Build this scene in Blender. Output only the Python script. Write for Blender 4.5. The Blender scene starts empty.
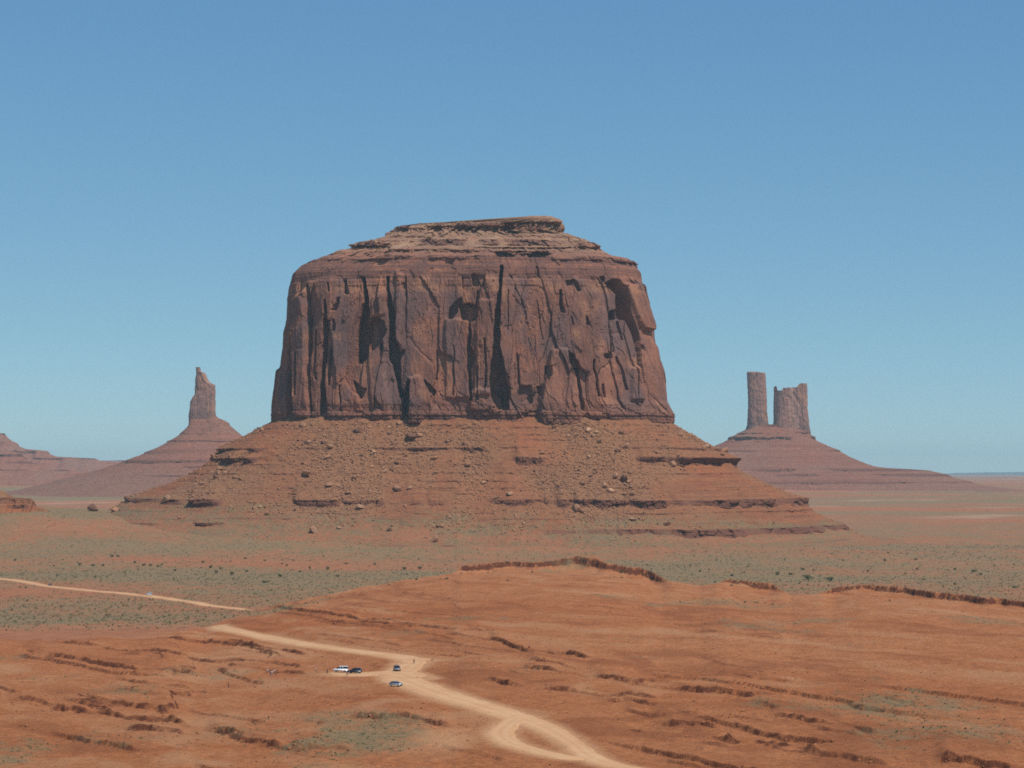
import bpy, bmesh, math, random
import numpy as np
from mathutils import Vector, Matrix, Euler

# ------------------------------------------------------------------ camera, sky, sun, exposure
SC = bpy.context.scene
COL = SC.collection
F = 2000.0                       # focal length in picture widths*1024
CZ = 90.0                        # eye height above the valley floor
PITCH = math.atan(90.0 / F)      # horizon lies below the picture's middle
cam_d = bpy.data.cameras.new('camera')
cam_d.sensor_width = 36.0
cam_d.lens = 36.0 * F / 1024.0
cam_d.clip_start = 1.0
cam_d.clip_end = 200000.0
cam = bpy.data.objects.new('camera', cam_d)
COL.objects.link(cam)
cam.location = (0, 0, CZ)
cam.rotation_euler = (math.pi / 2 + PITCH, 0, 0)
SC.camera = cam

SUN_EL, SUN_AZ = math.radians(58.0), math.radians(48.0)   # azimuth from behind the camera towards the right
SDIR = Vector((math.cos(SUN_EL) * math.sin(SUN_AZ), -math.cos(SUN_EL) * math.cos(SUN_AZ), math.sin(SUN_EL)))
sun_d = bpy.data.lights.new('sun', 'SUN')
sun_d.energy = 3.6
sun_d.angle = math.radians(0.5)
sun_d.color = (1.0, 0.955, 0.89)
sun = bpy.data.objects.new('sun', sun_d)
COL.objects.link(sun)
sun.rotation_euler = SDIR.to_track_quat('Z', 'Y').to_euler()

world = bpy.data.worlds.new('World')
SC.world = world
world.use_nodes = True
wn = world.node_tree
bg = wn.nodes['Background']
sky = wn.nodes.new('ShaderNodeTexSky')
sky.sky_type = 'NISHITA'
sky.sun_disc = False
sky.sun_elevation = SUN_EL
sky.sun_rotation = math.atan2(SDIR.x, SDIR.y)
sky.altitude = 1600.0
sky.air_density = 0.7
sky.dust_density = 0.0
sky.ozone_density = 2.0
# the camera's rendering of the sky: gentler ramp from zenith to horizon, channel by channel
sep = wn.nodes.new('ShaderNodeSeparateColor')
comb = wn.nodes.new('ShaderNodeCombineColor')
wn.links.new(sky.outputs[0], sep.inputs[0])
for ch, (gain, power) in enumerate(((0.525, 0.75), (0.645, 0.57), (0.650, 0.33))):
    m1 = wn.nodes.new('ShaderNodeMath'); m1.operation = 'MULTIPLY'; m1.inputs[1].default_value = 0.1
    m2 = wn.nodes.new('ShaderNodeMath'); m2.operation = 'POWER'; m2.inputs[1].default_value = power
    m3 = wn.nodes.new('ShaderNodeMath'); m3.operation = 'MULTIPLY'; m3.inputs[1].default_value = gain / 0.1
    wn.links.new(sep.outputs[ch], m1.inputs[0]); wn.links.new(m1.outputs[0], m2.inputs[0])
    wn.links.new(m2.outputs[0], m3.inputs[0]); wn.links.new(m3.outputs[0], comb.inputs[ch])
wn.links.new(comb.outputs[0], bg.inputs[0])
bg.inputs[1].default_value = 0.10

SC.view_settings.view_transform = 'Standard'
SC.view_settings.look = 'None'
SC.view_settings.exposure = 0.13
SC.view_settings.gamma = 1.0
SC.view_settings.use_curve_mapping = False
SC.render.engine = 'CYCLES'
SC.cycles.max_bounces = 5
SC.cycles.diffuse_bounces = 3
SC.cycles.volume_bounces = 0
SC.cycles.filter_width = 1.7
SC.cycles.use_denoising = False
SC.cycles.sample_clamp_direct = 6.0
SC.cycles.sample_clamp_indirect = 3.0
HAZE_DENSITY = 3.1e-5

rng = np.random.default_rng(11)
random.seed(11)

# ------------------------------------------------------------------ picture <-> place
CP, SP = math.cos(PITCH), math.sin(PITCH)

def P(px, py, Y):
    """the point at distance Y seen at px, py"""
    u = (np.asarray(px, float) - 512.0) / F
    v = (384.0 - np.asarray(py, float)) / F
    k = Y / (CP - v * SP)
    return u * k, Y + 0 * k, CZ + (SP + v * CP) * k

def proj(X, Y, Z):
    d = Y * CP + (Z - CZ) * SP
    return 512.0 + F * X / d, 384.0 - F * ((Z - CZ) * CP - Y * SP) / d

# ------------------------------------------------------------------ numpy noise
def _h(ix, iy, iz, seed):
    h = (ix.astype(np.int64) * 374761393 + iy.astype(np.int64) * 668265263 + iz.astype(np.int64) * 2147483647 + seed * 1274126177) & 0xFFFFFFFF
    h = ((h ^ (h >> 13)) * 1274126177) & 0xFFFFFFFF
    h = ((h ^ (h >> 16)) * 2246822519) & 0xFFFFFFFF
    h = h ^ (h >> 15)
    return (h & 0xFFFFFF) / float(0xFFFFFF)

def _q(t):
    return t * t * t * (t * (t * 6 - 15) + 10)

def vn2(x, y, seed=0):
    x, y = np.broadcast_arrays(np.asarray(x, float), np.asarray(y, float))
    ix, iy = np.floor(x), np.floor(y)
    fx, fy = x - ix, y - iy
    z0 = np.zeros_like(ix)
    def g(i, j):
        a = _h(i, j, z0, seed) * 2 * math.pi
        return np.cos(a), np.sin(a)
    def d(i, j):
        ca, sa = g(ix + i, iy + j)
        return ca * (fx - i) + sa * (fy - j)
    u, v = _q(fx), _q(fy)
    a = d(0, 0) * (1 - u) + d(1, 0) * u
    b = d(0, 1) * (1 - u) + d(1, 1) * u
    return (a * (1 - v) + b * v) * 1.5

def fbm(x, y, o=4, seed=0, gain=0.5, lac=2.03):
    s, a, t = 0.0, 1.0, 0.0
    for k in range(o):
        s = s + a * vn2(x, y, seed + 17 * k)
        t += a
        a *= gain
        x = x * lac + 13.7
        y = y * lac - 7.3
    return s / t * 1.3

def ridged(x, y, o=4, seed=0):
    s, a, t = 0.0, 1.0, 0.0
    for k in range(o):
        s = s + a * (1 - 2 * np.abs(vn2(x, y, seed + 31 * k)))
        t += a
        a *= 0.5
        x = x * 2.07 + 5.1
        y = y * 2.07 + 1.7
    return s / t

def worley(x, y, seed=0, facets=False):
    """distance to the nearest point, to the second, and the nearest cell's random number"""
    x, y = np.broadcast_arrays(np.asarray(x, float), np.asarray(y, float))
    ix, iy = np.floor(x), np.floor(y)
    f1 = np.full(x.shape, 9.0)
    f2 = np.full(x.shape, 9.0)
    cid = np.zeros(x.shape)
    rx = np.zeros(x.shape)
    ry = np.zeros(x.shape)
    z0 = np.zeros_like(ix)
    for i in (-1, 0, 1):
        for j in (-1, 0, 1):
            a, b = ix + i, iy + j
            dx = a + _h(a, b, z0, seed) - x
            dy = b + _h(a, b, z0, seed + 5) - y
            d = dx * dx + dy * dy
            c = _h(a, b, z0, seed + 9)
            rx = np.where(d < f1, dx, rx)
            ry = np.where(d < f1, dy, ry)
            near = d < f1
            f2 = np.where(near, f1, np.minimum(f2, d))
            cid = np.where(near, c, cid)
            f1 = np.where(near, d, f1)
    if facets:
        return np.sqrt(f1), np.sqrt(f2), cid, -rx, -ry
    return np.sqrt(f1), np.sqrt(f2), cid

def sstep(a, b, x):
    t = np.clip((x - a) / (b - a), 0, 1)
    return t * t * (3 - 2 * t)

def window(x, a, b, soft):
    return sstep(a - soft, a + soft, x) * (1 - sstep(b - soft, b + soft, x))

def blur(a, n):
    for _ in range(n):
        p = np.pad(a, 1, mode='edge')
        a = (p[:-2, 1:-1] + p[2:, 1:-1] + p[1:-1, :-2] + p[1:-1, 2:] + 2 * p[1:-1, 1:-1]) / 6
    return a

# ------------------------------------------------------------------ linking helpers
def new_mesh(name, verts, faces, mat, parent=None, smooth=False, attrs=None):
    """verts (n,3), faces (m,3|4) arrays -> one mesh object"""
    me = bpy.data.meshes.new(name)
    verts = np.ascontiguousarray(verts, dtype=np.float32)
    faces = np.ascontiguousarray(faces, dtype=np.int32)
    k = faces.shape[1]
    me.vertices.add(len(verts))
    me.vertices.foreach_set('co', verts.ravel())
    me.loops.add(faces.size)
    me.loops.foreach_set('vertex_index', faces.ravel())
    me.polygons.add(len(faces))
    me.polygons.foreach_set('loop_start', np.arange(0, faces.size, k, dtype=np.int32))
    try:
        me.polygons.foreach_set('loop_total', np.full(len(faces), k, dtype=np.int32))
    except Exception:
        pass
    me.polygons.foreach_set('use_smooth', np.full(len(faces), smooth, dtype=bool))
    me.update(calc_edges=True)
    for n, a in (attrs or {}).items():
        at = me.attributes.new(n, 'FLOAT', 'POINT')
        at.data.foreach_set('value', np.ascontiguousarray(a, dtype=np.float32).ravel())
    me.materials.append(mat)
    o = bpy.data.objects.new(name, me)
    COL.objects.link(o)
    if parent is not None:
        o.parent = parent
    return o

def grid_faces(nr, nc, wrap=False):
    idx = np.arange(nr * nc).reshape(nr, nc)
    if wrap:
        idx = np.concatenate([idx, idx[:, :1]], axis=1)
    a, b, c, d = idx[:-1, :-1], idx[:-1, 1:], idx[1:, 1:], idx[1:, :-1]
    return np.stack([a, b, c, d], -1).reshape(-1, 4)

def tag(o, label=None, cat=None, group=None, kind=None):
    if label: o['label'] = label
    if cat: o['category'] = cat
    if group: o['group'] = group
    if kind: o['kind'] = kind
    return o

def empty(name, loc=(0, 0, 0), rz=0.0):
    o = bpy.data.objects.new(name, None)
    COL.objects.link(o)
    o.location = loc
    o.rotation_euler = (0, 0, rz)
    o.empty_display_size = 1.0
    return o

def copy_tree(o, parent=None):
    c = o.copy()
    COL.objects.link(c)
    if parent is not None:
        c.parent = parent
    for ch in list(o.children):
        copy_tree(ch, c)
    return c

def bm_obj(name, bm, mat, parent=None, smooth=False):
    me = bpy.data.meshes.new(name)
    bm.to_mesh(me)
    bm.free()
    for p in me.polygons:
        p.use_smooth = smooth
    me.materials.append(mat)
    o = bpy.data.objects.new(name, me)
    COL.objects.link(o)
    if parent is not None:
        o.parent = parent
    return o

# ------------------------------------------------------------------ materials
class NT:
    def __init__(self, name):
        self.m = bpy.data.materials.new(name)
        self.m.use_nodes = True
        self.t = self.m.node_tree
        self.b = self.t.nodes['Principled BSDF']
        self.b.inputs['Roughness'].default_value = 0.95
        self.b.inputs['Specular IOR Level'].default_value = 0.04
    def n(self, kind, **kw):
        x = self.t.nodes.new(kind)
        for k, v in kw.items():
            setattr(x, k, v)
        return x
    def l(self, a, b):
        self.t.links.new(a, b)
    def pos(self, scale=(1, 1, 1)):
        g = self.n('ShaderNodeNewGeometry')
        mp = self.n('ShaderNodeMapping')
        mp.inputs['Scale'].default_value = scale
        self.l(g.outputs['Position'], mp.inputs['Vector'])
        return mp.outputs[0]
    def noise(self, vec, scale, detail=5, rough=0.55, dist=0.0):
        x = self.n('ShaderNodeTexNoise')
        x.inputs['Scale'].default_value = scale
        x.inputs['Detail'].default_value = detail
        x.inputs['Roughness'].default_value = rough
        x.inputs['Distortion'].default_value = dist
        self.l(vec, x.inputs['Vector'])
        return x.outputs[0]
    def ramp(self, fac, stops):
        r = self.n('ShaderNodeValToRGB')
        e = r.color_ramp.elements
        while len(e) < len(stops):
            e.new(0.5)
        for i, (p, c) in enumerate(stops):
            e[i].position = p
            e[i].color = (c, c, c, 1) if isinstance(c, (int, float)) else (*c, 1)
        self.l(fac, r.inputs[0])
        return r.outputs[0]
    def mix(self, fac, a, b, blend='MIX'):
        x = self.n('ShaderNodeMix', data_type='RGBA', blend_type=blend)
        for s, v in ((0, fac), (6, a), (7, b)):
            if isinstance(v, (int, float)):
                x.inputs[s].default_value = v
            elif isinstance(v, tuple):
                x.inputs[s].default_value = (*v, 1)
            else:
                self.l(v, x.inputs[s])
        return x.outputs[2]
    def math(self, op, a, b=0.0, clamp=False):
        x = self.n('ShaderNodeMath', operation=op)
        x.use_clamp = clamp
        for s, v in ((0, a), (1, b)):
            if isinstance(v, (int, float)):
                x.inputs[s].default_value = v
            else:
                self.l(v, x.inputs[s])
        return x.outputs[0]
    def attr(self, name):
        a = self.n('ShaderNodeAttribute', attribute_name=name)
        return a.outputs['Fac']
    def out(self, col, bump=None, strength=0.5, dist=0.5):
        self.l(col, self.b.inputs['Base Color'])
        if bump is not None:
            b = self.n('ShaderNodeBump')
            b.inputs['Strength'].default_value = strength
            b.inputs['Distance'].default_value = dist
            self.l(bump, b.inputs['Height'])
            self.l(b.outputs[0], self.b.inputs['Normal'])
        return self.m

def plain(name, col, rough=0.6, metal=0.0, spec=0.4):
    t = NT(name)
    t.b.inputs['Roughness'].default_value = rough
    t.b.inputs['Metallic'].default_value = metal
    t.b.inputs['Specular IOR Level'].default_value = spec
    v = t.noise(t.pos(), 3.0, 3)
    c = t.mix(t.ramp(v, [(0.3, 0.0), (0.75, 1.0)]), tuple(x * 0.85 for x in col), tuple(min(1, x * 1.08) for x in col))
    return t.out(c)

RED = (0.425, 0.142, 0.052)
RED_DARK = (0.315, 0.096, 0.031)
RED_PALE = (0.480, 0.198, 0.086)
SCRUB = (0.155, 0.142, 0.076)
SCRUB_PALE = (0.290, 0.205, 0.108)
SAND = (0.530, 0.268, 0.130)

def mat_ground():
    t = NT('desert_soil')
    p = t.pos()
    ps = t.pos((0.35, 1.0, 1.0))
    big = t.noise(ps, 0.006, 6, 0.6, 0.6)
    mid = t.noise(p, 0.085, 7, 0.68, 0.4)
    fine = t.noise(p, 0.55, 5, 0.65)
    c = t.mix(t.ramp(big, [(0.32, 0.0), (0.68, 1.0)]), RED, RED_PALE)
    c = t.mix(t.ramp(mid, [(0.44, 0.0), (0.68, 0.55)]), c, RED_DARK)
    c = t.mix(t.ramp(fine, [(0.38, 0.5), (0.56, 0.0)]), c, (0.22, 0.080, 0.036))
    c = t.mix(t.ramp(fine, [(0.56, 0.0), (0.72, 0.4)]), c, (0.53, 0.25, 0.115))
    c = t.mix(t.ramp(t.attr('bed'), [(0.16, 0.55), (0.42, 0.0)]), c, (0.245, 0.080, 0.032))
    c = t.mix(t.ramp(t.attr('bed'), [(0.58, 0.0), (0.95, 0.6)]), c, (0.47, 0.235, 0.115))
    c = t.mix(t.math('MULTIPLY', t.attr('dark'), t.ramp(t.noise(t.pos((1, 0.5, 1)), 0.30, 5, 0.7), [(0.38, 0.25), (0.54, 1.0)]), True), c, (0.125, 0.043, 0.023))  # painted shade on ledge, riser and scarp faces, broken by noise
    c = t.mix(t.math('MULTIPLY', t.attr('plain'), 0.72), c, t.mix(t.ramp(mid, [(0.38, 0.0), (0.66, 1.0)]), (0.375, 0.165, 0.090), (0.300, 0.120, 0.062)))
    sp = t.noise(p, 0.42, 6, 0.75)
    g = t.mix(t.ramp(sp, [(0.42, 0.0), (0.6, 1.0)]), SCRUB, SCRUB_PALE)
    gm = t.math('ADD', t.attr('green'), t.math('MULTIPLY', t.math('SUBTRACT', t.noise(t.pos((1, 0.6, 1)), 0.13, 8, 0.8), 0.5), 1.7))
    c = t.mix(t.math('MULTIPLY', t.ramp(gm, [(0.34, 0.0), (0.70, 1.0)]), 0.82), c, g)
    sm = t.math('ADD', t.attr('sand'), t.math('MULTIPLY', t.math('SUBTRACT', t.noise(p, 0.12, 5, 0.6), 0.5), 0.5))
    c = t.mix(t.ramp(sm, [(0.30, 0.0), (0.85, 1.0)]), c, SAND)
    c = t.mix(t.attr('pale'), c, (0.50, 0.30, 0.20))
    return t.out(c, t.noise(p, 0.30, 8, 0.72), 0.9, 1.6)

def mat_road():
    t = NT('packed_dirt')
    p = t.pos()
    a = t.noise(p, 0.05, 5, 0.6)
    b = t.noise(p, 0.5, 5, 0.65)
    c = t.mix(t.ramp(a, [(0.35, 0.0), (0.7, 1.0)]), (0.54, 0.280, 0.136), (0.62, 0.360, 0.190))
    c = t.mix(t.ramp(b, [(0.4, 0.4), (0.6, 0.0)]), c, (0.44, 0.225, 0.100))
    tr = t.attr('track')
    c = t.mix(t.math('MULTIPLY', tr, 0.45), c, (0.66, 0.42, 0.235))
    return t.out(c, b, 0.4, 0.3)

def mat_cliff(name, dark=(0.185, 0.090, 0.068), base=(0.335, 0.136, 0.080), pale=(0.43, 0.205, 0.115), s=1.0):
    t = NT(name)
    p = t.pos()
    streak = t.noise(t.pos((1, 1, 0.10)), 0.055 / s, 7, 0.62, 0.5)
    patch = t.noise(t.pos((1, 1, 0.55)), 0.020 / s, 6, 0.62, 1.0)
    fine = t.noise(p, 0.28 / s, 6, 0.68)
    bed = t.noise(t.pos((0.04, 0.04, 1)), 0.32 / s, 5, 0.65, 0.3)
    c = t.mix(t.ramp(patch, [(0.38, 0.0), (0.62, 1.0)]), base, dark)
    c = t.mix(t.ramp(streak, [(0.47, 0.0), (0.68, 0.7)]), c, dark)
    c = t.mix(t.ramp(streak, [(0.30, 0.8), (0.43, 0.0)]), c, pale)
    c = t.mix(t.math('MULTIPLY', t.attr('varnish'), 0.75, True), c, (0.155, 0.096, 0.088))
    bd = t.math('MULTIPLY', t.attr('bed'), t.ramp(bed, [(0.40, 1.0), (0.56, 0.0)]))
    c = t.mix(bd, c, (0.165, 0.080, 0.062))
    c = t.mix(t.math('MULTIPLY', t.attr('buff'), 0.8, True), c, (0.42, 0.285, 0.170))
    c = t.mix(t.math('MULTIPLY', t.attr('fresh'), 0.7, True), c, (0.40, 0.190, 0.108))
    c = t.mix(t.ramp(fine, [(0.34, 0.4), (0.50, 0.0)]), c, (0.11, 0.058, 0.042))
    bp = t.math('ADD', t.math('MULTIPLY', fine, 0.7), t.math('MULTIPLY', streak, 0.9))
    wv = t.noise(t.pos((0.06, 0.06, 1)), 0.75 / s, 5, 0.7, 0.6)
    c = t.mix(t.ramp(wv, [(0.36, 0.35), (0.47, 0.0)]), c, (0.15, 0.082, 0.064))
    bp = t.math('ADD', bp, t.math('MULTIPLY', t.noise(p, 0.75 / s, 5, 0.7), 0.5))
    return t.out(c, bp, 0.55, 1.4 * s)

def mat_talus(name, s=1.0, soil=(0.330, 0.136, 0.064), red=(0.390, 0.128, 0.054), olive=(0.320, 0.158, 0.080)):
    t = NT(name)
    p = t.pos()
    a = t.noise(p, 0.016 / s, 6, 0.62, 0.8)
    b = t.noise(p, 0.16 / s, 7, 0.7)
    f = t.noise(p, 0.6 / s, 6, 0.72)
    c = t.mix(t.ramp(a, [(0.40, 0.0), (0.62, 1.0)]), soil, red)
    c = t.mix(t.math('MULTIPLY', t.attr('rubble'), 0.9, True), c, olive)
    c = t.mix(t.ramp(b, [(0.36, 0.55), (0.50, 0.0)]), c, (0.17, 0.078, 0.050))
    c = t.mix(t.ramp(b, [(0.56, 0.0), (0.74, 0.55)]), c, (0.40, 0.225, 0.130))
    c = t.mix(t.ramp(f, [(0.34, 0.6), (0.50, 0.0)]), c, (0.14, 0.075, 0.045))
    bed = t.noise(t.pos((0.02, 0.02, 1)), 0.28 / s, 5, 0.65, 0.2)
    c = t.mix(t.math('MULTIPLY', t.ramp(bed, [(0.40, 0.5), (0.52, 0.0)]), t.math('SUBTRACT', 1.0, t.attr('rubble'), True)), c, (0.20, 0.075, 0.045))
    sc = t.noise(p, 0.42, 6, 0.75)
    c = t.mix(t.attr('foot'), c, t.mix(t.ramp(b, [(0.38, 0.0), (0.62, 1.0)]), (0.335, 0.136, 0.070), (0.400, 0.165, 0.085)))
    gm = t.math('ADD', t.attr('scrub'), t.math('MULTIPLY', t.math('SUBTRACT', t.noise(t.pos((1, 0.6, 1)), 0.13, 8, 0.8), 0.5), 1.7))
    c = t.mix(t.math('MULTIPLY', t.ramp(gm, [(0.34, 0.0), (0.70, 1.0)]), 0.82), c, t.mix(t.ramp(sc, [(0.42, 0.0), (0.6, 1.0)]), SCRUB, SCRUB_PALE))
    c = t.mix(t.attr('ledge'), c, (0.185, 0.080, 0.052))
    return t.out(c, t.math('ADD', b, f), 0.9, 2.0 * s)

def mat_rock(name, a, b):
    t = NT(name)
    oi = t.n('ShaderNodeObjectInfo')
    n1 = t.noise(t.pos(), 0.45, 6, 0.7)
    c = t.mix(t.ramp(n1, [(0.36, 0.0), (0.66, 1.0)]), a, b)
    c = t.mix(t.math('MULTIPLY', oi.outputs['Random'], 0.35), c, (0.17, 0.09, 0.06))
    return t.out(c, n1, 0.7, 0.6)

def mat_leaf(name, a, b):
    t = NT(name)
    n1 = t.noise(t.pos(), 1.7, 4, 0.7)
    return t.out(t.mix(t.ramp(n1, [(0.36, 0.0), (0.64, 1.0)]), a, b))

M = dict(
    ground=mat_ground(), road=mat_road(),
    cliff=mat_cliff('varnished_sandstone'),
    talus=mat_talus('rubble_slope'),
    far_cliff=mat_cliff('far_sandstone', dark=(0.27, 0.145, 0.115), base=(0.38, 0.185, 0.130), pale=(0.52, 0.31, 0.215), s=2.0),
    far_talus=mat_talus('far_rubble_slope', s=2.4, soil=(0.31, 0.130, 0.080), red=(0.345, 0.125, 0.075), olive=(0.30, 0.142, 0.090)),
    rock=mat_rock('fallen_sandstone', (0.27, 0.125, 0.066), (0.45, 0.235, 0.128)),
    rock_red=mat_rock('red_stone', (0.26, 0.095, 0.042), (0.46, 0.20, 0.095)),
    rock_pale=mat_rock('pale_sandstone', (0.38, 0.195, 0.108), (0.52, 0.305, 0.180)),
    rock_dark=mat_rock('dark_sandstone', (0.13, 0.066, 0.046), (0.22, 0.105, 0.066)),
    leaf=mat_leaf('juniper_leaf', (0.085, 0.100, 0.050), (0.150, 0.160, 0.085)),
    sage=mat_leaf('sagebrush', (0.120, 0.118, 0.058), (0.215, 0.182, 0.094)),
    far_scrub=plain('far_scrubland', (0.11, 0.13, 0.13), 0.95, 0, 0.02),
    stem=plain('shrub_stem', (0.12, 0.08, 0.05), 0.9, 0, 0.1),
)

# ------------------------------------------------------------------ the land
VAL = np.array([(200, 4), (1000, 6), (1139, 4.5), (1279, 3), (1479, 2), (1723, 3), (1953, 6), (2150, 8), (2500, 9), (3000, 15), (3700, 21),
                (4500, 27), (5500, 36), (6500, 44), (8000, 48), (12000, 54), (20000, 62), (40000, 74), (40001, 74)], float)
# crest of the red rise in front of the valley: picture x, picture y, distance
CREST = np.array([(-400, 640, 800), (0, 636, 830), (90, 634, 850), (165, 630, 880), (205, 624, 980), (240, 613, 1040), (262, 606, 1090), (300, 598, 1120),
                  (350, 586, 1190), (410, 577, 1240), (452, 571, 1290), (462, 565, 1330), (500, 563, 1340), (560, 561, 1350), (597, 561, 1350), (640, 568, 1320), (662, 577, 1270),
                  (700, 583, 1220), (726, 578, 1230), (772, 583, 1215), (790, 592, 1150), (826, 589, 1160), (860, 583, 1190), (900, 585, 1170), (960, 593, 1110),
                  (1024, 601, 1060), (1200, 612, 1000), (1500, 620, 960)], float)
CZS = P(CREST[:, 0], CREST[:, 1], CREST[:, 2])[2]
SCARP = [(461, 662, 1.0), (724, 776, 0.8), (826, 1400, 0.75)]         # where the crest carries a rock ledge

def pxa(X, Y):
    return 512.0 + F * X / np.maximum(Y, 1.0)

def valley(X, Y):
    z = np.interp(Y, VAL[:, 0], VAL[:, 1])
    z = z + 39 * np.exp(-((X + 600) / 330.0) ** 2 - ((Y - 2420) / 300.0) ** 2)
    z = z + 9 * np.exp(-((X + 150) / 420.0) ** 2 - ((Y - 2250) / 260.0) ** 2)
    z = z + 5.0 * fbm(X / 520.0, Y / 520.0, 4, 3) * sstep(900, 2600, Y) + 1.1 * fbm(X / 60.0, Y / 60.0, 4, 4)
    z = z + 16 * fbm(X / 2600.0, Y / 2600.0, 4, 5) * sstep(3200, 6500, Y)
    return z

def mound(X, Y):
    px = pxa(X, Y)
    jit = 20 * fbm(px / 34.0, px * 0 + 0.5, 2, 21)
    yc = np.interp(px, CREST[:, 0], CREST[:, 2]) + jit
    zc = np.interp(px, CREST[:, 0], CZS)
    sc = np.zeros_like(px)
    for a, b, k in SCARP:
        sc = np.maximum(sc, k * window(px, a, b, 10))
    t = (Y - 460.0) / (yc - 460.0)
    z = 21.0 + (zc - 21.0) * np.clip(t, 0, 1.0) ** 1.1 + np.where(t < 0, 3.0 * t, 0)
    s = yc - Y
    z = z - 2.0 * (1 - sc) * sstep(110, 0, s)
    s = s + 2.2 * fbm(X / 8.0, Y / 16.0, 4, 34)
    slump = 0.62 + 0.38 * sstep(-0.4, 0.3, fbm(X / 24.0, Y / 200.0, 3, 33))
    sp = np.maximum(s - 2, 0)
    dip = 4.2 * slump * np.exp(-sp / 110.0) + 4.5 * (1 - np.exp(-sp / 16.0)) * np.exp(-sp / 90.0)
    z = z - sc * dip * sstep(0.6, 2.4, s)                                                       # the ledge and the apron below it
    z = np.where(s < 0, z + s * (0.10 + 0.16 * sstep(0, -60, s)) - 0.0009 * s * s * (s > -150), z)
    return z, s, sc, px

# low outcrops on the red rise: picture points of the foot of each, its height, how far back it fades
LEDGES = [
    ([(175, 642), (215, 645), (250, 650), (300, 656)], 2.4, 22), ([(55, 657), (95, 663), (140, 669), (190, 672)], 2.6, 26),
    ([(60, 644), (110, 650), (170, 654), (235, 660), (300, 667)], 1.8, 24), ([(262, 669), (300, 672), (330, 676)], 1.6, 14),
    ([(62, 708), (100, 712), (140, 717), (182, 724)], 3.0, 24), ([(135, 728), (180, 733)], 2.4, 16), ([(218, 730), (262, 736)], 2.6, 16),
    ([(300, 748), (345, 749)], 2.6, 14), ([(262, 745), (280, 747)], 1.6, 10), ([(0, 688), (16, 692)], 2.4, 16), ([(125, 679), (150, 684), (185, 688)], 2.0, 16),
    ([(188, 706), (225, 715), (262, 720)], 1.6, 16), ([(360, 717), (400, 720), (445, 728)], 2.4, 22), ([(120, 690), (160, 694)], 1.2, 12),
    ([(278, 607), (300, 610), (330, 615), (370, 621)], 2.6, 24), ([(340, 622), (400, 627), (450, 631), (490, 633)], 1.7, 26),
    ([(372, 621), (415, 628)], 1.6, 18), ([(455, 635), (500, 642), (520, 650), (560, 653), (584, 658)], 2.8, 26),
    ([(535, 661), (575, 668)], 2.4, 18), ([(530, 668), (560, 672), (590, 675)], 2.2, 16), ([(490, 682), (515, 687)], 2.2, 14),
    ([(552, 690), (600, 696), (650, 699)], 1.8, 18), ([(600, 676), (650, 686), (690, 690), (730, 693), (770, 696)], 2.6, 28),
    ([(610, 701), (650, 705)], 1.6, 14), ([(630, 712), (690, 716)], 1.6, 14), ([(660, 722), (710, 726)], 2.0, 18), ([(780, 718), (820, 726), (870, 736)], 1.8, 20),
    ([(820, 732), (850, 737)], 1.8, 12), ([(760, 704), (775, 706)], 1.6, 8), ([(720, 718), (760, 722)], 1.2, 12), ([(940, 765), (1010, 772)], 3.0, 20),
    ([(280, 612), (340, 622), (400, 629)], 1.2, 16), ([(660, 735), (720, 745)], 1.2, 14), ([(600, 752), (700, 764)], 1.4, 14),
    ([(232, 646), (262, 654), (285, 660)], 1.6, 12), ([(305, 634), (360, 642), (400, 648)], 1.0, 14), ([(20, 700), (50, 703)], 1.4, 12),
    ([(440, 650), (480, 655)], 1.0, 12), ([(470, 666), (520, 674)], 1.0, 12), ([(720, 676), (790, 682)], 0.9, 16), ([(860, 700), (920, 706)], 1.0, 14),
    ([(880, 610), (960, 616)], 0.9, 18), ([(700, 634), (780, 640)], 0.8, 20), ([(560, 606), (640, 610)], 0.8, 20),
]

def dist_solve(px, py):
    """distance along a sight line to the bare red rise"""
    Y = np.linspace(430, 1400, 1500)
    X, _, Z = P(px, py, Y)
    z, s, _, _ = mound(X, Y)
    hit = np.nonzero(z >= Z)[0]
    return Y[hit[0]] if len(hit) else 1400.0

def gsolve(px, py):
    Y = np.geomspace(430, 5000, 5000)
    X, _, Z = P(px, py, Y)
    m = mound(X, Y)[0]
    z = np.maximum(m, valley(X, Y))
    hit = np.nonzero(z >= Z)[0]
    i = hit[0] if len(hit) else len(Y) - 1
    return X[i], Y[i]

LEDGE_Y = []
for pts, hgt, back in LEDGES:
    LEDGE_Y.append((np.array([p[0] for p in pts], float), np.array([dist_solve(p[0], p[1]) for p in pts]), hgt, back))

# roads: picture points and widths in metres
ROADS = [
    ('far', [(-60, 572), (0, 579), (25, 582), (50, 586.5), (100, 591.5), (150, 596), (200, 603.5), (232, 608), (246, 610)], [9] * 7 + [7, 4]),
    ('main', [(216, 626), (226, 629), (262, 637), (305, 645), (350, 651), (392, 656), (412, 661), (404, 670), (398, 678), (420, 687), (455, 699), (500, 712), (545, 727), (573, 744), (588, 755), (612, 764.5), (660, 776), (760, 792)],
     [8, 9, 9, 8.5, 8, 10, 11, 12, 13, 14, 13, 12, 9.5, 7.5, 7.5, 7.5, 7, 8]),
    ('loop', [(520, 716), (506, 726), (500, 734), (510, 743), (535, 751), (566, 757), (592, 758.5)], [7.5, 8, 8, 7.5, 7, 7, 7]),
    ('pullout', [(331, 673.5), (345, 674.5), (367, 674.5), (395, 674), (412, 679)], [6, 9, 12, 17, 17]),
    ('spur', [(404, 664), (416, 660), (432, 660.5)], [9, 8, 5]),
]

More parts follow.
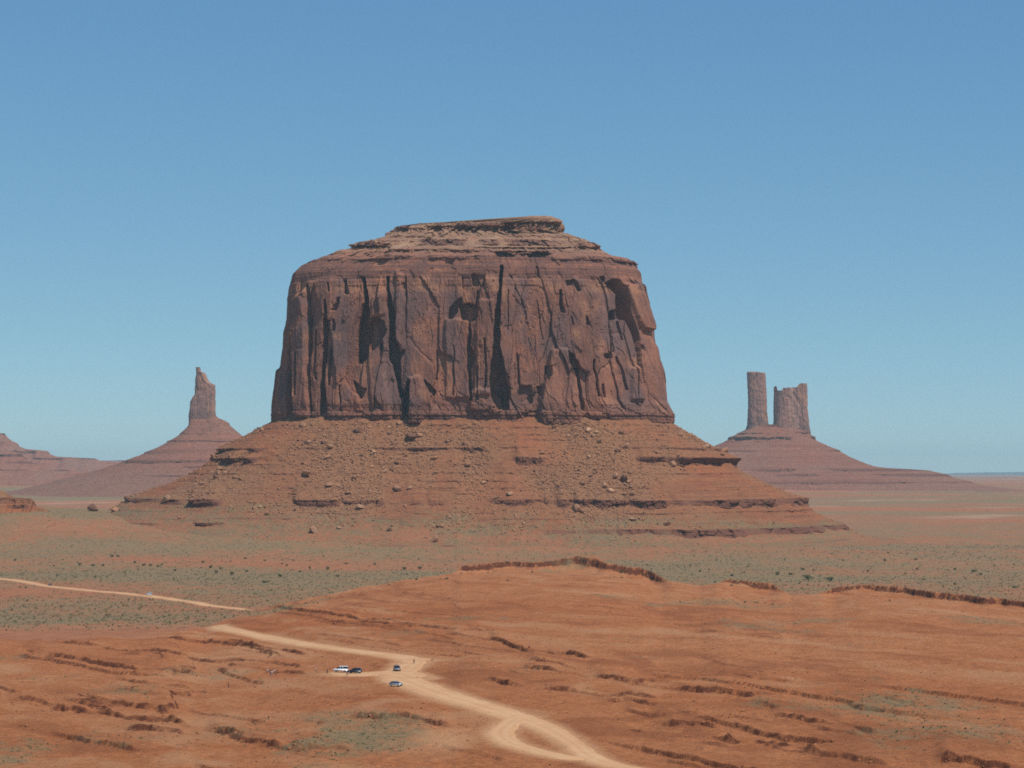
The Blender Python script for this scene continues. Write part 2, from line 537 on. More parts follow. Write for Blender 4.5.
def catmull(pts, n=24):
    pts = np.asarray(pts, float)
    p = np.vstack([2 * pts[0] - pts[1], pts, 2 * pts[-1] - pts[-2]])
    out = []
    for i in range(1, len(p) - 2):
        t = np.linspace(0, 1, n, endpoint=False)[:, None]
        out.append(0.5 * (2 * p[i] + (p[i + 1] - p[i - 1]) * t + (2 * p[i - 1] - 5 * p[i] + 4 * p[i + 1] - p[i + 2]) * t ** 2 + (3 * p[i] - p[i - 1] - 3 * p[i + 1] + p[i + 2]) * t ** 3))
    out.append(p[-2][None])
    return np.vstack(out)

ROAD_C = []
for nm, pts, w in ROADS:
    g = []
    for (a, b), ww in zip(pts, w):
        if b > 766:
            Xb, Yb = P(a, b, 1.0)[0], 1.0
            # below the picture's edge: continue on the flat at the height of the rise
            zz = 20.5
            k = (zz - CZ) / (P(a, b, 1.0)[2] - CZ)
            g.append((P(a, b, 1.0)[0] * k, k, ww))
        else:
            x, y = gsolve(a, b)
            g.append((x, y, ww))
    ROAD_C.append((nm, catmull(g)))

def road_dist(X, Y):
    """signed distance outside the nearest road edge (negative on the road)"""
    best = np.full(X.shape, 1e6)
    for nm, c in ROAD_C:
        lo, hi = c[:, :2].min(0) - 60, c[:, :2].max(0) + 60
        near = (X > lo[0]) & (X < hi[0]) & (Y > lo[1]) & (Y < hi[1])
        if not near.any():
            continue
        x, y = X[near], Y[near]
        b = np.full(x.shape, 1e6)
        for i in range(len(c) - 1):
            ax, ay, aw = c[i]
            bx, by, bw = c[i + 1]
            dx, dy = bx - ax, by - ay
            L = dx * dx + dy * dy + 1e-9
            t = np.clip(((x - ax) * dx + (y - ay) * dy) / L, 0, 1)
            d = np.hypot(x - ax - t * dx, y - ay - t * dy) - 0.5 * (aw + (bw - aw) * t)
            b = np.minimum(b, d)
        best[near] = np.minimum(best[near], b)
    return best

def land(X, Y):
    """height and ground-cover masks"""
    v = valley(X, Y)
    m, s, sc, px = mound(X, Y)
    near = Y < 1600
    rd = road_dist(X, Y)
    rough = sstep(1.0, 14.0, rd)
    # beds of the rise crop out in steps that run obliquely away to the left
    S = m + 0.040 * (0.80 * X + 0.60 * Y) + 2.4 * fbm((X * 0.6 - Y * 0.8) / 420.0, (X * 0.8 + Y * 0.6) / 80.0, 4, 40) + 0.55 * fbm((X * 0.6 - Y * 0.8) / 55.0, (X * 0.8 + Y * 0.6) / 22.0, 4, 43)
    per = 2.3
    fr = S / per - np.floor(S / per)
    ris = sstep(0.945, 0.99, fr)
    terr = per * (np.floor(S / per) + ris) - S + per * 0.5
    calm = window(px, 470, 2000, 60) * sstep(610, 760, Y + 0.12 * (px - 700))
    tm = (1 - 0.85 * calm) * sstep(-0.15, 0.18, fbm((X * 0.6 - Y * 0.8) / 150.0, (X * 0.8 + Y * 0.6) / 45.0, 4, 45) + 0.25 * fbm(X / 20.0, Y / 40.0, 3, 46)) * sstep(10, 60, s) * rough * (0.35 + 0.65 * sstep(900, 620, Y))
    d = terr * tm * 0.62
    dark = tm * window(fr, 0.940, 0.990, 0.010) * 1.1  # shade of the step risers, painted through this mask
    lump = fbm(X / 130.0, Y / 190.0, 4, 50) * 1.7 + fbm(X / 30.0, Y / 40.0, 4, 51) * 0.42 + fbm(X / 6.0, Y / 6.0, 3, 52) * 0.16
    d = d + lump * sstep(-10, 40, s) * (0.25 + 0.75 * rough)
    for lx, ly, hgt, back in LEDGE_Y:
        w = window(px, lx[0] - 4, lx[-1] + 4, 9)
        sel = w > 0.001
        if not sel.any():
            continue
        xx, Xs, Ys = px[sel], X[sel], Y[sel]
        q = Ys - np.interp(xx, lx, ly) - 6.0 * fbm(xx / 40.0, xx * 0 + hgt * 7 + ly[0] * 0.01, 2, 60) + 3.2 * fbm(Xs / 12.0, Ys / 28.0, 5, 61)
        br = sstep(-0.5, 0.2, fbm(Xs / 16.0 + hgt, Ys / 70.0, 3, 62))
        amp = 0.62 * hgt * w[sel] * (0.25 + 0.75 * br) * rough[sel]
        e = sstep(-0.5, 0.6, q) * np.exp(-np.maximum(q, 0) / (back * 1.5))
        d[sel] += amp * e
        # broken blocks at the foot
        d[sel] += amp * 0.45 * np.exp(-np.abs(q + 4) / 4.0) * np.maximum(0, fbm(Xs / 2.6, Ys / 3.0, 2, 64)) * (q < 0)
        dark[sel] = np.maximum(dark[sel], np.clip(amp / 1.2, 0, 1) * window(q, -2.8, 1.2, 1.0) * 1.1)  # shade on the ledge face and its foot, painted into the colour
    dark = np.maximum(dark, sc * window(s, 0.2, 3.6, 0.6) * 2.0)  # overhang shadow on the crest scarp, painted in as dark colour
    bed = 0.5 + 0.75 * fbm(S * 0.45, fbm(X / 60.0, Y / 90.0, 3, 47) * 1.5, 4, 48) + 0.2 * fbm(X / 130.0, Y / 60.0, 4, 49)
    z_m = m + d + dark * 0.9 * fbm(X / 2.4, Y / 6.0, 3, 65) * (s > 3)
    z_m = z_m + 8.5 * np.exp(-np.hypot((X - 58) / 22.0, (Y - 1372) / 22.0) ** 1.3 * 1.2)
    z = np.maximum(z_m, v)
    onm = z_m >= v
    if near.any():
        z = np.where(rd < 14, z * 1.0, z)
    # cover
    g = 0.47 * sstep(1000, 1180, Y) + 0.09 * sstep(1780, 2000, Y) + 0.34 * fbm(X / 300.0, Y / 200.0, 5, 70) + 0.16 * fbm(X / 55.0, Y / 75.0, 4, 76) + 0.28 * np.exp(-((X + 235) / 130.0) ** 2 - ((Y - 1190) / 90.0) ** 2) + 0.34 * np.exp(-((Y - 1700 - 60 * fbm(X / 300.0, Y * 0, 2, 78)) / 95.0) ** 2)
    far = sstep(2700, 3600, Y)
    band = fbm(X / 2200.0, Y / 620.0, 5, 71) + 0.4 * fbm(X / 500.0, Y / 260.0, 4, 79)
    g = g * (1 - far) + far * (0.40 + 0.75 * band + 0.35 * sstep(-200, -500, X) * sstep(6500, 5500, Y))
    gm = 0.10 + 0.42 * sstep(0.12, 0.55, fbm(X / 75.0, Y / 110.0, 4, 72)) + 0.30 * sstep(0, -12, s)
    # green bottoms seen in the picture
    for cx, cy, rx, ry, k in ((368, 738, 38, 10, 0.25), (125, 690, 60, 8, 0.38), (120, 740, 140, 12, 0.26), (40, 612, 150, 16, 0.5), (850, 705, 90, 10, 0.03), (250, 728, 50, 12, 0.25), (640, 640, 120, 6, 0.2), (740, 628, 80, 8, .22)):
        q = proj(X, Y, z)
        gm = gm + k * np.exp(-((q[0] - cx) / rx) ** 2 - ((q[1] - cy) / ry) ** 2) * (Y < 1300)
    green = np.where(onm, gm, g)
    sand = np.exp(-np.maximum(rd, 0) / 3.4) * (rd < 40) * 0.85
    sand = np.maximum(sand, 0.8 * np.exp(-((proj(X, Y, z)[0] - 446) / 44) ** 2 - ((proj(X, Y, z)[1] - 739) / 15) ** 2) * (Y < 900))
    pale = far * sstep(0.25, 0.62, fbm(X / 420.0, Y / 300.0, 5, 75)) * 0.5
    return z, green, dark, sand, pale, onm, np.where(onm, bed, 0.5)

NR0, NR1, NR2 = 24, 800, 430
Yr = np.concatenate([np.geomspace(120, 360, NR0, endpoint=False), np.geomspace(360, 1500, NR1, endpoint=False), np.geomspace(1500, 36000, NR2)])
wide = np.geomspace(0.405, 2.6, 42)
Ur = np.concatenate([-wide[::-1], np.linspace(-0.40, 0.40, 1400), wide])
NC = len(Ur)
NR = len(Yr)
GY = np.repeat(Yr[:, None], NC, 1)
GX = np.clip(GY * Ur[None, :], -19500, 19500)
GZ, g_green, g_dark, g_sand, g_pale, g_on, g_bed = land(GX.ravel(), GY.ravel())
GZ = GZ.reshape(NR, NC)
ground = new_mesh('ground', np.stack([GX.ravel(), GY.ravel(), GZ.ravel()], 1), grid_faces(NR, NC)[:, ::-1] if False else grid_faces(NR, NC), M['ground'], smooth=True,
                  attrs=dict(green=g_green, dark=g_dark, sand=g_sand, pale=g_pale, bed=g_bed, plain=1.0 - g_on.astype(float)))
tag(ground, 'red desert ground with low rock ledges and grey green scrub flats', 'ground', kind='structure')

def ground_z(X, Y):
    X = np.asarray(X, float)
    Y = np.asarray(Y, float)
    ri = np.interp(Y, Yr, np.arange(NR))
    ci = np.interp(X / Y, Ur, np.arange(NC))
    r0 = np.clip(ri.astype(int), 0, NR - 2)
    c0 = np.clip(ci.astype(int), 0, NC - 2)
    a, b = ri - r0, ci - c0
    return ((GZ[r0, c0] * (1 - a) + GZ[r0 + 1, c0] * a) * (1 - b) + (GZ[r0, c0 + 1] * (1 - a) + GZ[r0 + 1, c0 + 1] * a) * b)

def spot(px, py):
    """the ground point seen at px, py"""
    Y = np.geomspace(400, 20000, 9000)
    X, _, Z = P(px, py, Y)
    hit = np.nonzero(ground_z(X, Y) >= Z)[0]
    i = hit[0] if len(hit) else len(Y) - 1
    return float(X[i]), float(Y[i]), float(ground_z(X[i], Y[i]))

ROAD_LABEL = {'far': 'pale dirt road crossing the scrub flat at far left', 'main': 'wide pale dirt road winding down the red rise past the parked cars',
              'loop': 'short dirt loop round a red island beside the main track', 'pullout': 'trodden dirt pullout under the parked vehicles', 'spur': 'short dirt spur ending beside the grey car'}
for k, (nm, c) in enumerate(ROAD_C):
    seg = np.hypot(*np.diff(c[:, :2], axis=0).T)
    arc = np.concatenate([[0], np.cumsum(seg)])
    n = max(8, int(arc[-1] / 2.0))
    a = np.linspace(0, arc[-1], n)
    cx, cy, w = (np.interp(a, arc, c[:, i]) for i in range(3))
    tx, ty = np.gradient(cx), np.gradient(cy)
    L = np.hypot(tx, ty)
    nx, ny = -ty / L, tx / L
    w = w * (0.94 + 0.16 * fbm(a / 30.0, a * 0 + k, 3, 90) + 0.14 * fbm(a / 7.0, a * 0 + k, 3, 91))
    w = w * np.minimum(1, 0.35 + np.minimum(a, arc[-1] - a) / 10.0)
    T = np.linspace(-0.5, 0.5, 11)
    X = cx[:, None] + nx[:, None] * w[:, None] * T
    Y = cy[:, None] + ny[:, None] * w[:, None] * T
    Z = ground_z(X, Y) + 0.20 + 0.03 * k - 0.35 * (np.abs(T) > 0.49)[None, :]
    tr = np.exp(-((np.abs(T) - 0.16) / 0.07) ** 2)[None, :] + 0 * X
    o = new_mesh('dirt_road', np.stack([X.ravel(), Y.ravel(), Z.ravel()], 1), grid_faces(n, 11), M['road'], smooth=True, attrs=dict(track=tr))
    tag(o, ROAD_LABEL[nm], 'road', kind='structure')

# ------------------------------------------------------------------ big butte
BC_Y = 2500.0

def table(pts, Y):
    """picture outline points -> (z, x) sorted by z"""
    a = np.array([(P(x, y, Y)[2], P(x, y, Y)[0]) for x, y in pts], float)
    return a[np.argsort(a[:, 0])]

class Plan:
    """rounded plan of a rock mass: left and right edge by height, half depth by height"""
    def __init__(self, left, right, Y, depth, n=3.4, yshift=None):
        self.L, self.R, self.Y, self.n = table(left, Y), table(right, Y), Y, n
        self.D = np.array(depth, float)
        self.S = np.array(yshift if yshift else [(0, 0)], float)
        # the near part of the rounded plan looks wider than its middle: draw the edges in to suit
        L0, R0 = self.L.copy(), self.R.copy()
        aa = np.linspace(0, 2 * math.pi, 721)
        for _ in range(3):
            for T, T0, f in ((self.L, L0, np.min), (self.R, R0, np.max)):
                new = T.copy()
                for i in range(len(T)):
                    x, y = self.at(aa, np.full(aa.shape, T[i, 0]))
                    new[i, 1] = T[i, 1] + (T0[i, 1] - f(x / y) * Y)
                T[:] = new
    def at(self, a, z):
        xl = np.interp(z, self.L[:, 0], self.L[:, 1])
        xr = np.interp(z, self.R[:, 0], self.R[:, 1])
        D = np.interp(z, self.D[:, 0], self.D[:, 1])
        c, s = np.cos(a), np.sin(a)
        e = 2.0 / self.n
        x = 0.5 * (xl + xr) + 0.5 * (xr - xl) * np.sign(c) * np.abs(c) ** e
        y = self.Y + np.interp(z, self.S[:, 0], self.S[:, 1]) + D * np.sign(s) * np.abs(s) ** e
        return x, y
    def ring(self, z, n, front=3.0):
        """n angles spaced evenly along the plan at height z, denser on the side that faces the road"""
        a = np.linspace(0.5 * math.pi, 2.5 * math.pi, 20001)
        x, y = self.at(a, np.full(a.shape, z))
        ds = np.hypot(np.diff(x), np.diff(y))
        w = np.where(np.sin(a[1:]) < 0.25, front, 1.0)
        t = np.concatenate([[0], np.cumsum(ds * w)])
        return np.interp(np.linspace(0, t[-1], n, endpoint=False), t, a), np.interp(np.linspace(0, t[-1], n, endpoint=False), t, np.concatenate([[0], np.cumsum(ds)]))

def normals(x, y):
    tx = np.roll(x, -1, 1) - np.roll(x, 1, 1)
    ty = np.roll(y, -1, 1) - np.roll(y, 1, 1)
    L = np.hypot(tx, ty) + 1e-9
    return ty / L, -tx / L

def paint(recess, x0, y0, x1, y1, res=3.0):
    """relief drawn as outlines: (points, depth) -> depth map"""
    W, H = int((x1 - x0) * res), int((y1 - y0) * res)
    gx, gy = np.meshgrid(x0 + (np.arange(W) + 0.5) / res, y0 + (np.arange(H) + 0.5) / res)
    wob = window(gx, 300, 622, 12)
    gx = gx + wob * 1.0 * vn2(gx / 5.0, gy / 11.0, 300)
    gy = gy + wob * 1.3 * vn2(gx / 4.0, gy / 5.0, 302)
    m = np.zeros((H, W))
    for pts, dep in recess:
        if len(pts[0]) == 3:                      # spine with widths
            up = [(x - w * 0.5, y) for x, y, w in pts]
            dn = [(x + w * 0.5, y) for x, y, w in pts][::-1]
            poly = up + dn
        else:
            poly = pts
        ins = np.zeros((H, W), bool)
        for i in range(len(poly)):
            (ax, ay), (bx, by) = poly[i], poly[(i + 1) % len(poly)]
            if ay == by:
                continue
            c = ((ay > gy) != (by > gy)) & (gx < (bx - ax) * (gy - ay) / (by - ay) + ax)
            ins ^= c
        if dep >= 0:
            m = np.where(ins, np.maximum(m, dep), m)
        else:
            m = np.where(ins, m + dep, m)
    return blur(m, 2)

RECESS = [
    ([(292.8, 296, 2.5), (291.3, 320, 4), (290.3, 350, 6), (290, 380, 8), (290, 420, 10)], 18),
    ([(307, 284, 2.5), (308.5, 310, 4), (309.5, 345, 4), (308, 375, 3), (309, 420, 2.5)], 10),
    ([(298, 352, 1.6), (297, 395, 2)], 5),
    ([(327, 300, 1.5), (326, 322, 4.5), (324.5, 345, 5), (321, 380, 5), (322, 400, 8), (323, 420, 10)], 12),
    ([(331, 350, 2), (328, 385, 3)], 6),
    ([(345, 280, 3), (346, 294, 5)], 7), ([(339, 298, 3), (335, 311, 5)], 7), ([(334, 320, 2), (334, 331, 3)], 5),
    ([(329.5, 282, 1.8), (330, 292, 2)], 5),
    ([(362, 277, 3), (365, 290, 5), (366, 303, 6), (364, 318, 11), (363, 340, 14), (361, 358, 12), (359, 363, 6)], 22),
    ([(371, 318), (379, 317), (385, 323), (387, 330), (384, 337), (379, 344), (374, 350), (370, 352)], 13),
    ([(353, 380), (358, 386), (366, 388), (363, 398), (360, 400), (355, 393)], 7),
    ([(388, 276, 3), (387.5, 290, 2), (390, 303, 6), (392, 320, 6), (392, 340, 8), (394, 355, 11), (396, 368, 8), (399, 385, 4), (402, 397, 5)], 17),
    ([(398, 352), (405, 350), (403, 356), (398, 362)], 9), ([(403.5, 283, 3), (403.5, 289, 2.5)], 5),
    ([(409, 380, 2), (407, 395, 5), (406, 421, 6)], 14),
    ([(424, 380), (430, 384), (436, 392), (433, 396), (428, 390)], 8),
    ([(449, 309), (455, 302), (461, 297), (463, 301), (459, 306), (456, 313), (450, 322), (448, 320)], 9),
    ([(459, 306), (464, 303), (472, 304), (479, 307), (478, 318), (472, 322), (465, 322), (461, 317)], 14),
    ([(477.5, 291, 1.8), (477, 305, 1.8), (476.5, 320, 1.6)], 6),
    ([(470, 322, 1.5), (469, 345, 3), (471, 358, 9), (469, 368, 4), (471, 400, 2)], 12),
    ([(472, 275), (475, 274), (480, 284), (478, 287), (472, 285)], 6),
    ([(501.5, 266, 3), (501, 280, 4), (500, 292, 1.8), (498, 306, 4), (497, 325, 5.5), (496.5, 345, 6.5), (497, 360, 12), (498, 380, 17), (500, 395, 19), (503, 410, 12)], 26),
    ([(484, 338, 1.8), (486, 365, 2), (485, 390, 1.5)], 6), ([(477, 366, 1), (477, 400, 2)], 4),
    ([(518, 355, 1.2), (519, 385, 2.4)], 5), ([(519, 385), (532, 386), (533, 402), (524, 410), (517, 404)], 6),
    ([(537, 266, 2), (538, 276, 2)], 4), ([(508, 290, 0.8), (508, 330, 0.8)], 3), ([(537, 300, 0.8), (540, 320, 1), (543, 340, 0.8)], 3),
    ([(560.5, 290, 2), (561, 305, 3), (563, 313, 5)], 8), ([(566, 281), (572, 279), (577, 281), (581, 291), (578, 291), (574, 284), (568, 286)], 7),
    ([(545.5, 366), (551, 365), (551, 376), (548, 381), (546, 374)], 8), ([(536, 387), (542, 386), (540, 396), (537, 394)], 6),
    ([(567, 351), (572, 353), (577, 361), (580, 369), (578, 377), (573, 371), (569, 362)], 12),
    ([(579, 376, 2), (580, 392, 3), (584, 410, 3)], 8), ([(587, 316, 2), (589, 325, 3)], 5), ([(571, 317, 1), (573, 325, 2)], 4),
    ([(604, 354), (612, 353), (613, 359), (606, 358)], 6), ([(594, 360, 1.2), (597, 385, 2), (599, 397, 3)], 6), ([(602, 384, 2), (604, 398, 2)], 4),
    ([(600, 276), (606, 277), (606, 282), (602, 281)], 6),
    ([(606, 284), (611, 280), (616, 278), (622, 281), (627, 291), (630, 303), (633, 316), (637, 328), (640, 340), (640, 350), (635, 345), (631, 332), (626, 320), (619, 318), (617, 305), (617, 294), (612, 288)], 24),
    ([(611, 311), (617, 309), (616, 319), (611, 323)], 10), ([(619, 322, 1.5), (623, 340, 2)], 7), ([(617, 357, 1.5), (624, 375, 2), (627, 390, 2)], 6),
    ([(636, 336, 4), (638, 350, 5), (639, 365, 5), (642, 380, 3), (644, 387, 2)], 14),
    ([(642, 345, 2), (647, 360, 5), (649, 378, 6), (649, 398, 6), (651, 422, 3)], 16),
    ([(643, 328), (650, 330), (648, 333), (643, 331)], 5), ([(656, 381, 2), (658, 386, 3)], 5),
    ([(521, 412), (536, 411), (538, 420), (528, 423)], 7), ([(528, 424), (535, 424), (539, 431), (534, 432)], 6), ([(493, 407), (505, 409), (508, 414), (495, 412)], 5),
    ([(380, 335, 2), (382, 350, 3)], 6), ([(316, 330, 1.5), (315, 380, 2)], 4), ([(340, 385, 1.5), (341, 412, 2)], 4), ([(454, 345, 1), (453, 395, 1.5)], 4), ([(437, 350, 1), (436, 380, 1.5)], 4), ([(612, 330, 1), (614, 352, 1)], 3),
]
PROUD = [
    ([(275, 372), (282, 368), (283.5, 424), (270, 424)], -3),
    ([(292, 300), (306, 288), (308, 418), (293, 418)], -3.5),
    ([(367, 300), (388, 290), (390, 330), (386, 345), (384, 372), (392, 420), (372, 420), (368, 355)], -3),
    ([(396, 270), (404, 275), (405, 300), (400, 345), (395, 340)], -4),
    ([(409, 377), (419, 377), (423, 385), (424, 402), (421, 424), (407, 424)], -8),
    ([(445, 318), (470, 320), (470, 398), (446, 398)], -3.5),
    ([(478, 300), (494, 300), (490, 395), (474, 395)], -3),
    ([(551, 350), (566, 348), (577, 380), (582, 425), (540, 425), (541, 400)], -6),
    ([(624, 284), (640, 284), (652, 330), (644, 332), (638, 322), (632, 305)], -5),
    ([(631, 368), (637, 366), (641, 372), (643, 400), (630, 400)], -4),
    ([(651, 340), (664, 380), (674, 424), (650, 424)], -4),
    ([(478, 388), (496, 391), (502, 396), (502, 412), (470, 410), (470, 394)], -5),
    ([(380, 290), (386, 288), (386, 315), (372, 316), (371, 300)], -2),
]
left = [(271, 445), (275, 421), (275.5, 405), (278, 388), (280, 372), (283, 350), (283, 335), (286.5, 320), (287, 300), (289, 290), (292, 279), (297, 274), (300, 271), (312, 266), (322, 261), (326, 259.5), (336, 255), (348, 252), (351, 247), (366, 244.5), (384, 238), (386, 233), (391, 230), (396, 227), (428, 225), (460, 222), (500, 218.5), (522, 216.8)]
right = [(674, 445), (671, 424), (670, 415), (666, 408), (663, 403), (661.5, 385), (658.5, 365), (654, 340), (652.5, 322), (649, 305), (645, 291), (641, 283), (640.5, 275), (634, 268), (630, 265), (629, 263.5), (613, 261.5), (602, 254), (601, 250), (590, 244), (575, 238), (563, 233), (560, 231), (564, 228), (564.5, 223), (562, 219), (555, 216.8)]
Z0 = float(P(473, 445, BC_Y)[2])
ZTOP = float(P(473, 216.6, BC_Y)[2])
ZSH = float(P(473, 268, BC_Y)[2])
big = Plan(left, right, BC_Y, [(Z0, 158), (150, 153), (200, 146), (300, 138), (335, 132), (ZSH, 126), (356, 118), (372, 92), (392, 62), (402, 50), (408, 46), (ZTOP, 40)], n=3.4)

def butte_surface(plan, ztab, n, front):
    a, arc = plan.ring(200.0, n, front)
    A = np.repeat(a[None], len(ztab), 0)
    Zg = np.repeat(ztab[:, None], n, 1)
    x, y = plan.at(A, Zg)
    return A, np.repeat(arc[None], len(ztab), 0), x, y, Zg

def cliff_mesh():
    zt = np.arange(Z0, ZSH + 0.5, 0.62)
    n = 1500
    A, S, x, y, z = butte_surface(big, zt, n, 3.2)
    nx, ny = normals(x, y)
    px, py = proj(x, y, z)
    rm = paint(RECESS, 240, 200, 700, 460)
    pm = paint(PROUD, 240, 200, 700, 460)
    pm = blur(pm, 16)
    def samp(m):
        v = np.clip((py - 200) * 3 - 0.5, 0, m.shape[0] - 1.001)
        h = np.clip((px - 240) * 3 - 0.5, 0, m.shape[1] - 1.001)
        i, j = v.astype(int), h.astype(int)
        v, h = v - i, h - j
        return (m[i, j] * (1 - h) + m[i, j + 1] * h) * (1 - v) + (m[i + 1, j] * (1 - h) + m[i + 1, j + 1] * h) * v
    frontm = sstep(0.35, 0.0, np.sin(A))
    rec = samp(rm) * frontm * 1.15 * sstep(0.22, 0.60, -ny) * (1 - sstep(639, 645, px) * sstep(335, 355, py))
    prd = -samp(pm) * frontm
    # joints: tall exfoliated slabs of uneven thickness, columns, bedding
    wx = S + 3.0 * fbm(S / 30.0, z / 45.0, 4, 201)
    wz = z + 9.0 * fbm(S / 26.0, z / 60.0, 4, 202)
    f1, f2, c1, fx1, fz1 = worley(wx / 27.0, wz / 110.0, 203, True)
    g1, g2, c2, fx2, fz2 = worley(wx / 9.0, wz / 34.0, 205, True)
    hsh = lambda c, k: (c * (97.0 + 31 * k)) % 1.0 - 0.5
    facet = hsh(c1, 1) * fx1 * 27.0 * 0.42 + hsh(c1, 2) * fz1 * 110.0 * 0.10 + (hsh(c2, 3) * fx2 * 9.0 * 0.28 + hsh(c2, 4) * fz2 * 34.0 * 0.10)
    lower = 1 - sstep(300, 330, z)
    massive = sstep(160, 176, z) * (1 - sstep(320, 328, z))
    d = facet * massive + (c1 - 0.5) * 5.0 * massive + (c2 - 0.5) * 1.3 * (0.35 + 0.65 * sstep(-0.1, 0.3, fbm(S / 60.0, z / 60.0, 3, 207))) * massive
    d = d - 0.9 * massive * sstep(0.05, 0.0, f2 - f1) 
    d = d + 5.0 * fbm(S / 52.0, z / 260.0, 2, 210) + 0.3 * ridged(S / 15.0, z / 130.0, 2, 211) * massive + 0.4 * fbm(S / 3.2, z / 9.0, 3, 212)
    b1, b2, cb = worley(S / 3.4 + 0.8 * fbm(S / 9.0, z / 9.0, 2, 214), z / 8.5, 215)
    d = d + massive * ((cb - 0.5) * 1.3 - 0.5 * sstep(0.10, 0.0, b2 - b1)) * sstep(-0.05, 0.30, fbm(S / 22.0, z / 50.0, 3, 216))
    # thin beds at foot and at shoulder
    def beds(zz, sd, hh):
        q = zz / hh + 0.35 * fbm(S / 90.0, zz / 30.0, 2, sd)
        return _h(np.floor(q), np.floor(q) * 0, np.floor(q) * 0, sd) - 0.5
    foot = 1 - sstep(158, 178, z + 5 * fbm(S / 40.0, z / 50.0, 3, 220))
    top = sstep(318, 326, z)
    e1, e2, c3 = worley(S / 7.0, z / 9.0, 222)
    d = d + foot * (beds(z, 221, 4.2) * 3.2 + (c3 - 0.5) * 3.6 - 1.6 * sstep(0.1, 0, e2 - e1) - 0.6)
    d = d + top * (beds(z, 223, 3.0) * 1.7 + (c3 - 0.5) * 1.6 - 0.5)
    # ledge at the shoulder where the thin beds begin
    d = d + 1.3 * window(z, 314, 321, 1.0) * sstep(-0.3, 0.3, fbm(S / 38.0, z * 0, 3, 226))
    d = d * (1 - 0.6 * np.abs(np.cos(A)) ** 4)
    rec = rec * (1 - 0.5 * foot)
    d = d - rec + prd * 1.4
    x2, y2 = x + nx * d, y + ny * d
    z2 = z + 0.35 * fbm(S / 5.0, z / 5.0, 2, 225)
    varn = sstep(-0.15, 0.35, fbm(S / 55.0, z / 90.0, 4, 230) + 0.25 * (c1 - 0.5)) * massive
    varn = np.maximum(varn, np.clip(0.9 * window(px, 404, 452, 5) * window(py, 286, 318, 4), 0, 1) * frontm * 0.7)
    fresh = sstep(0.10, 0.5, fbm(S / 24.0, z / 30.0, 4, 231) - 0.25 * varn) * massive * 0.8 + 0.75 * window(z, 306, 317, 2.5) * (0.3 + 0.7 * sstep(-0.2, 0.3, fbm(S / 40.0, z / 50.0, 3, 232)))
    bed = np.clip(foot + top, 0, 1)
    return new_mesh('cliff', np.stack([x2.ravel(), y2.ravel(), z2.ravel()], 1), grid_faces(len(zt), n, True), M['cliff'], smooth=False,
                    attrs=dict(varnish=varn, fresh=np.clip(fresh, 0, 1), bed=bed, buff=np.zeros_like(bed)))

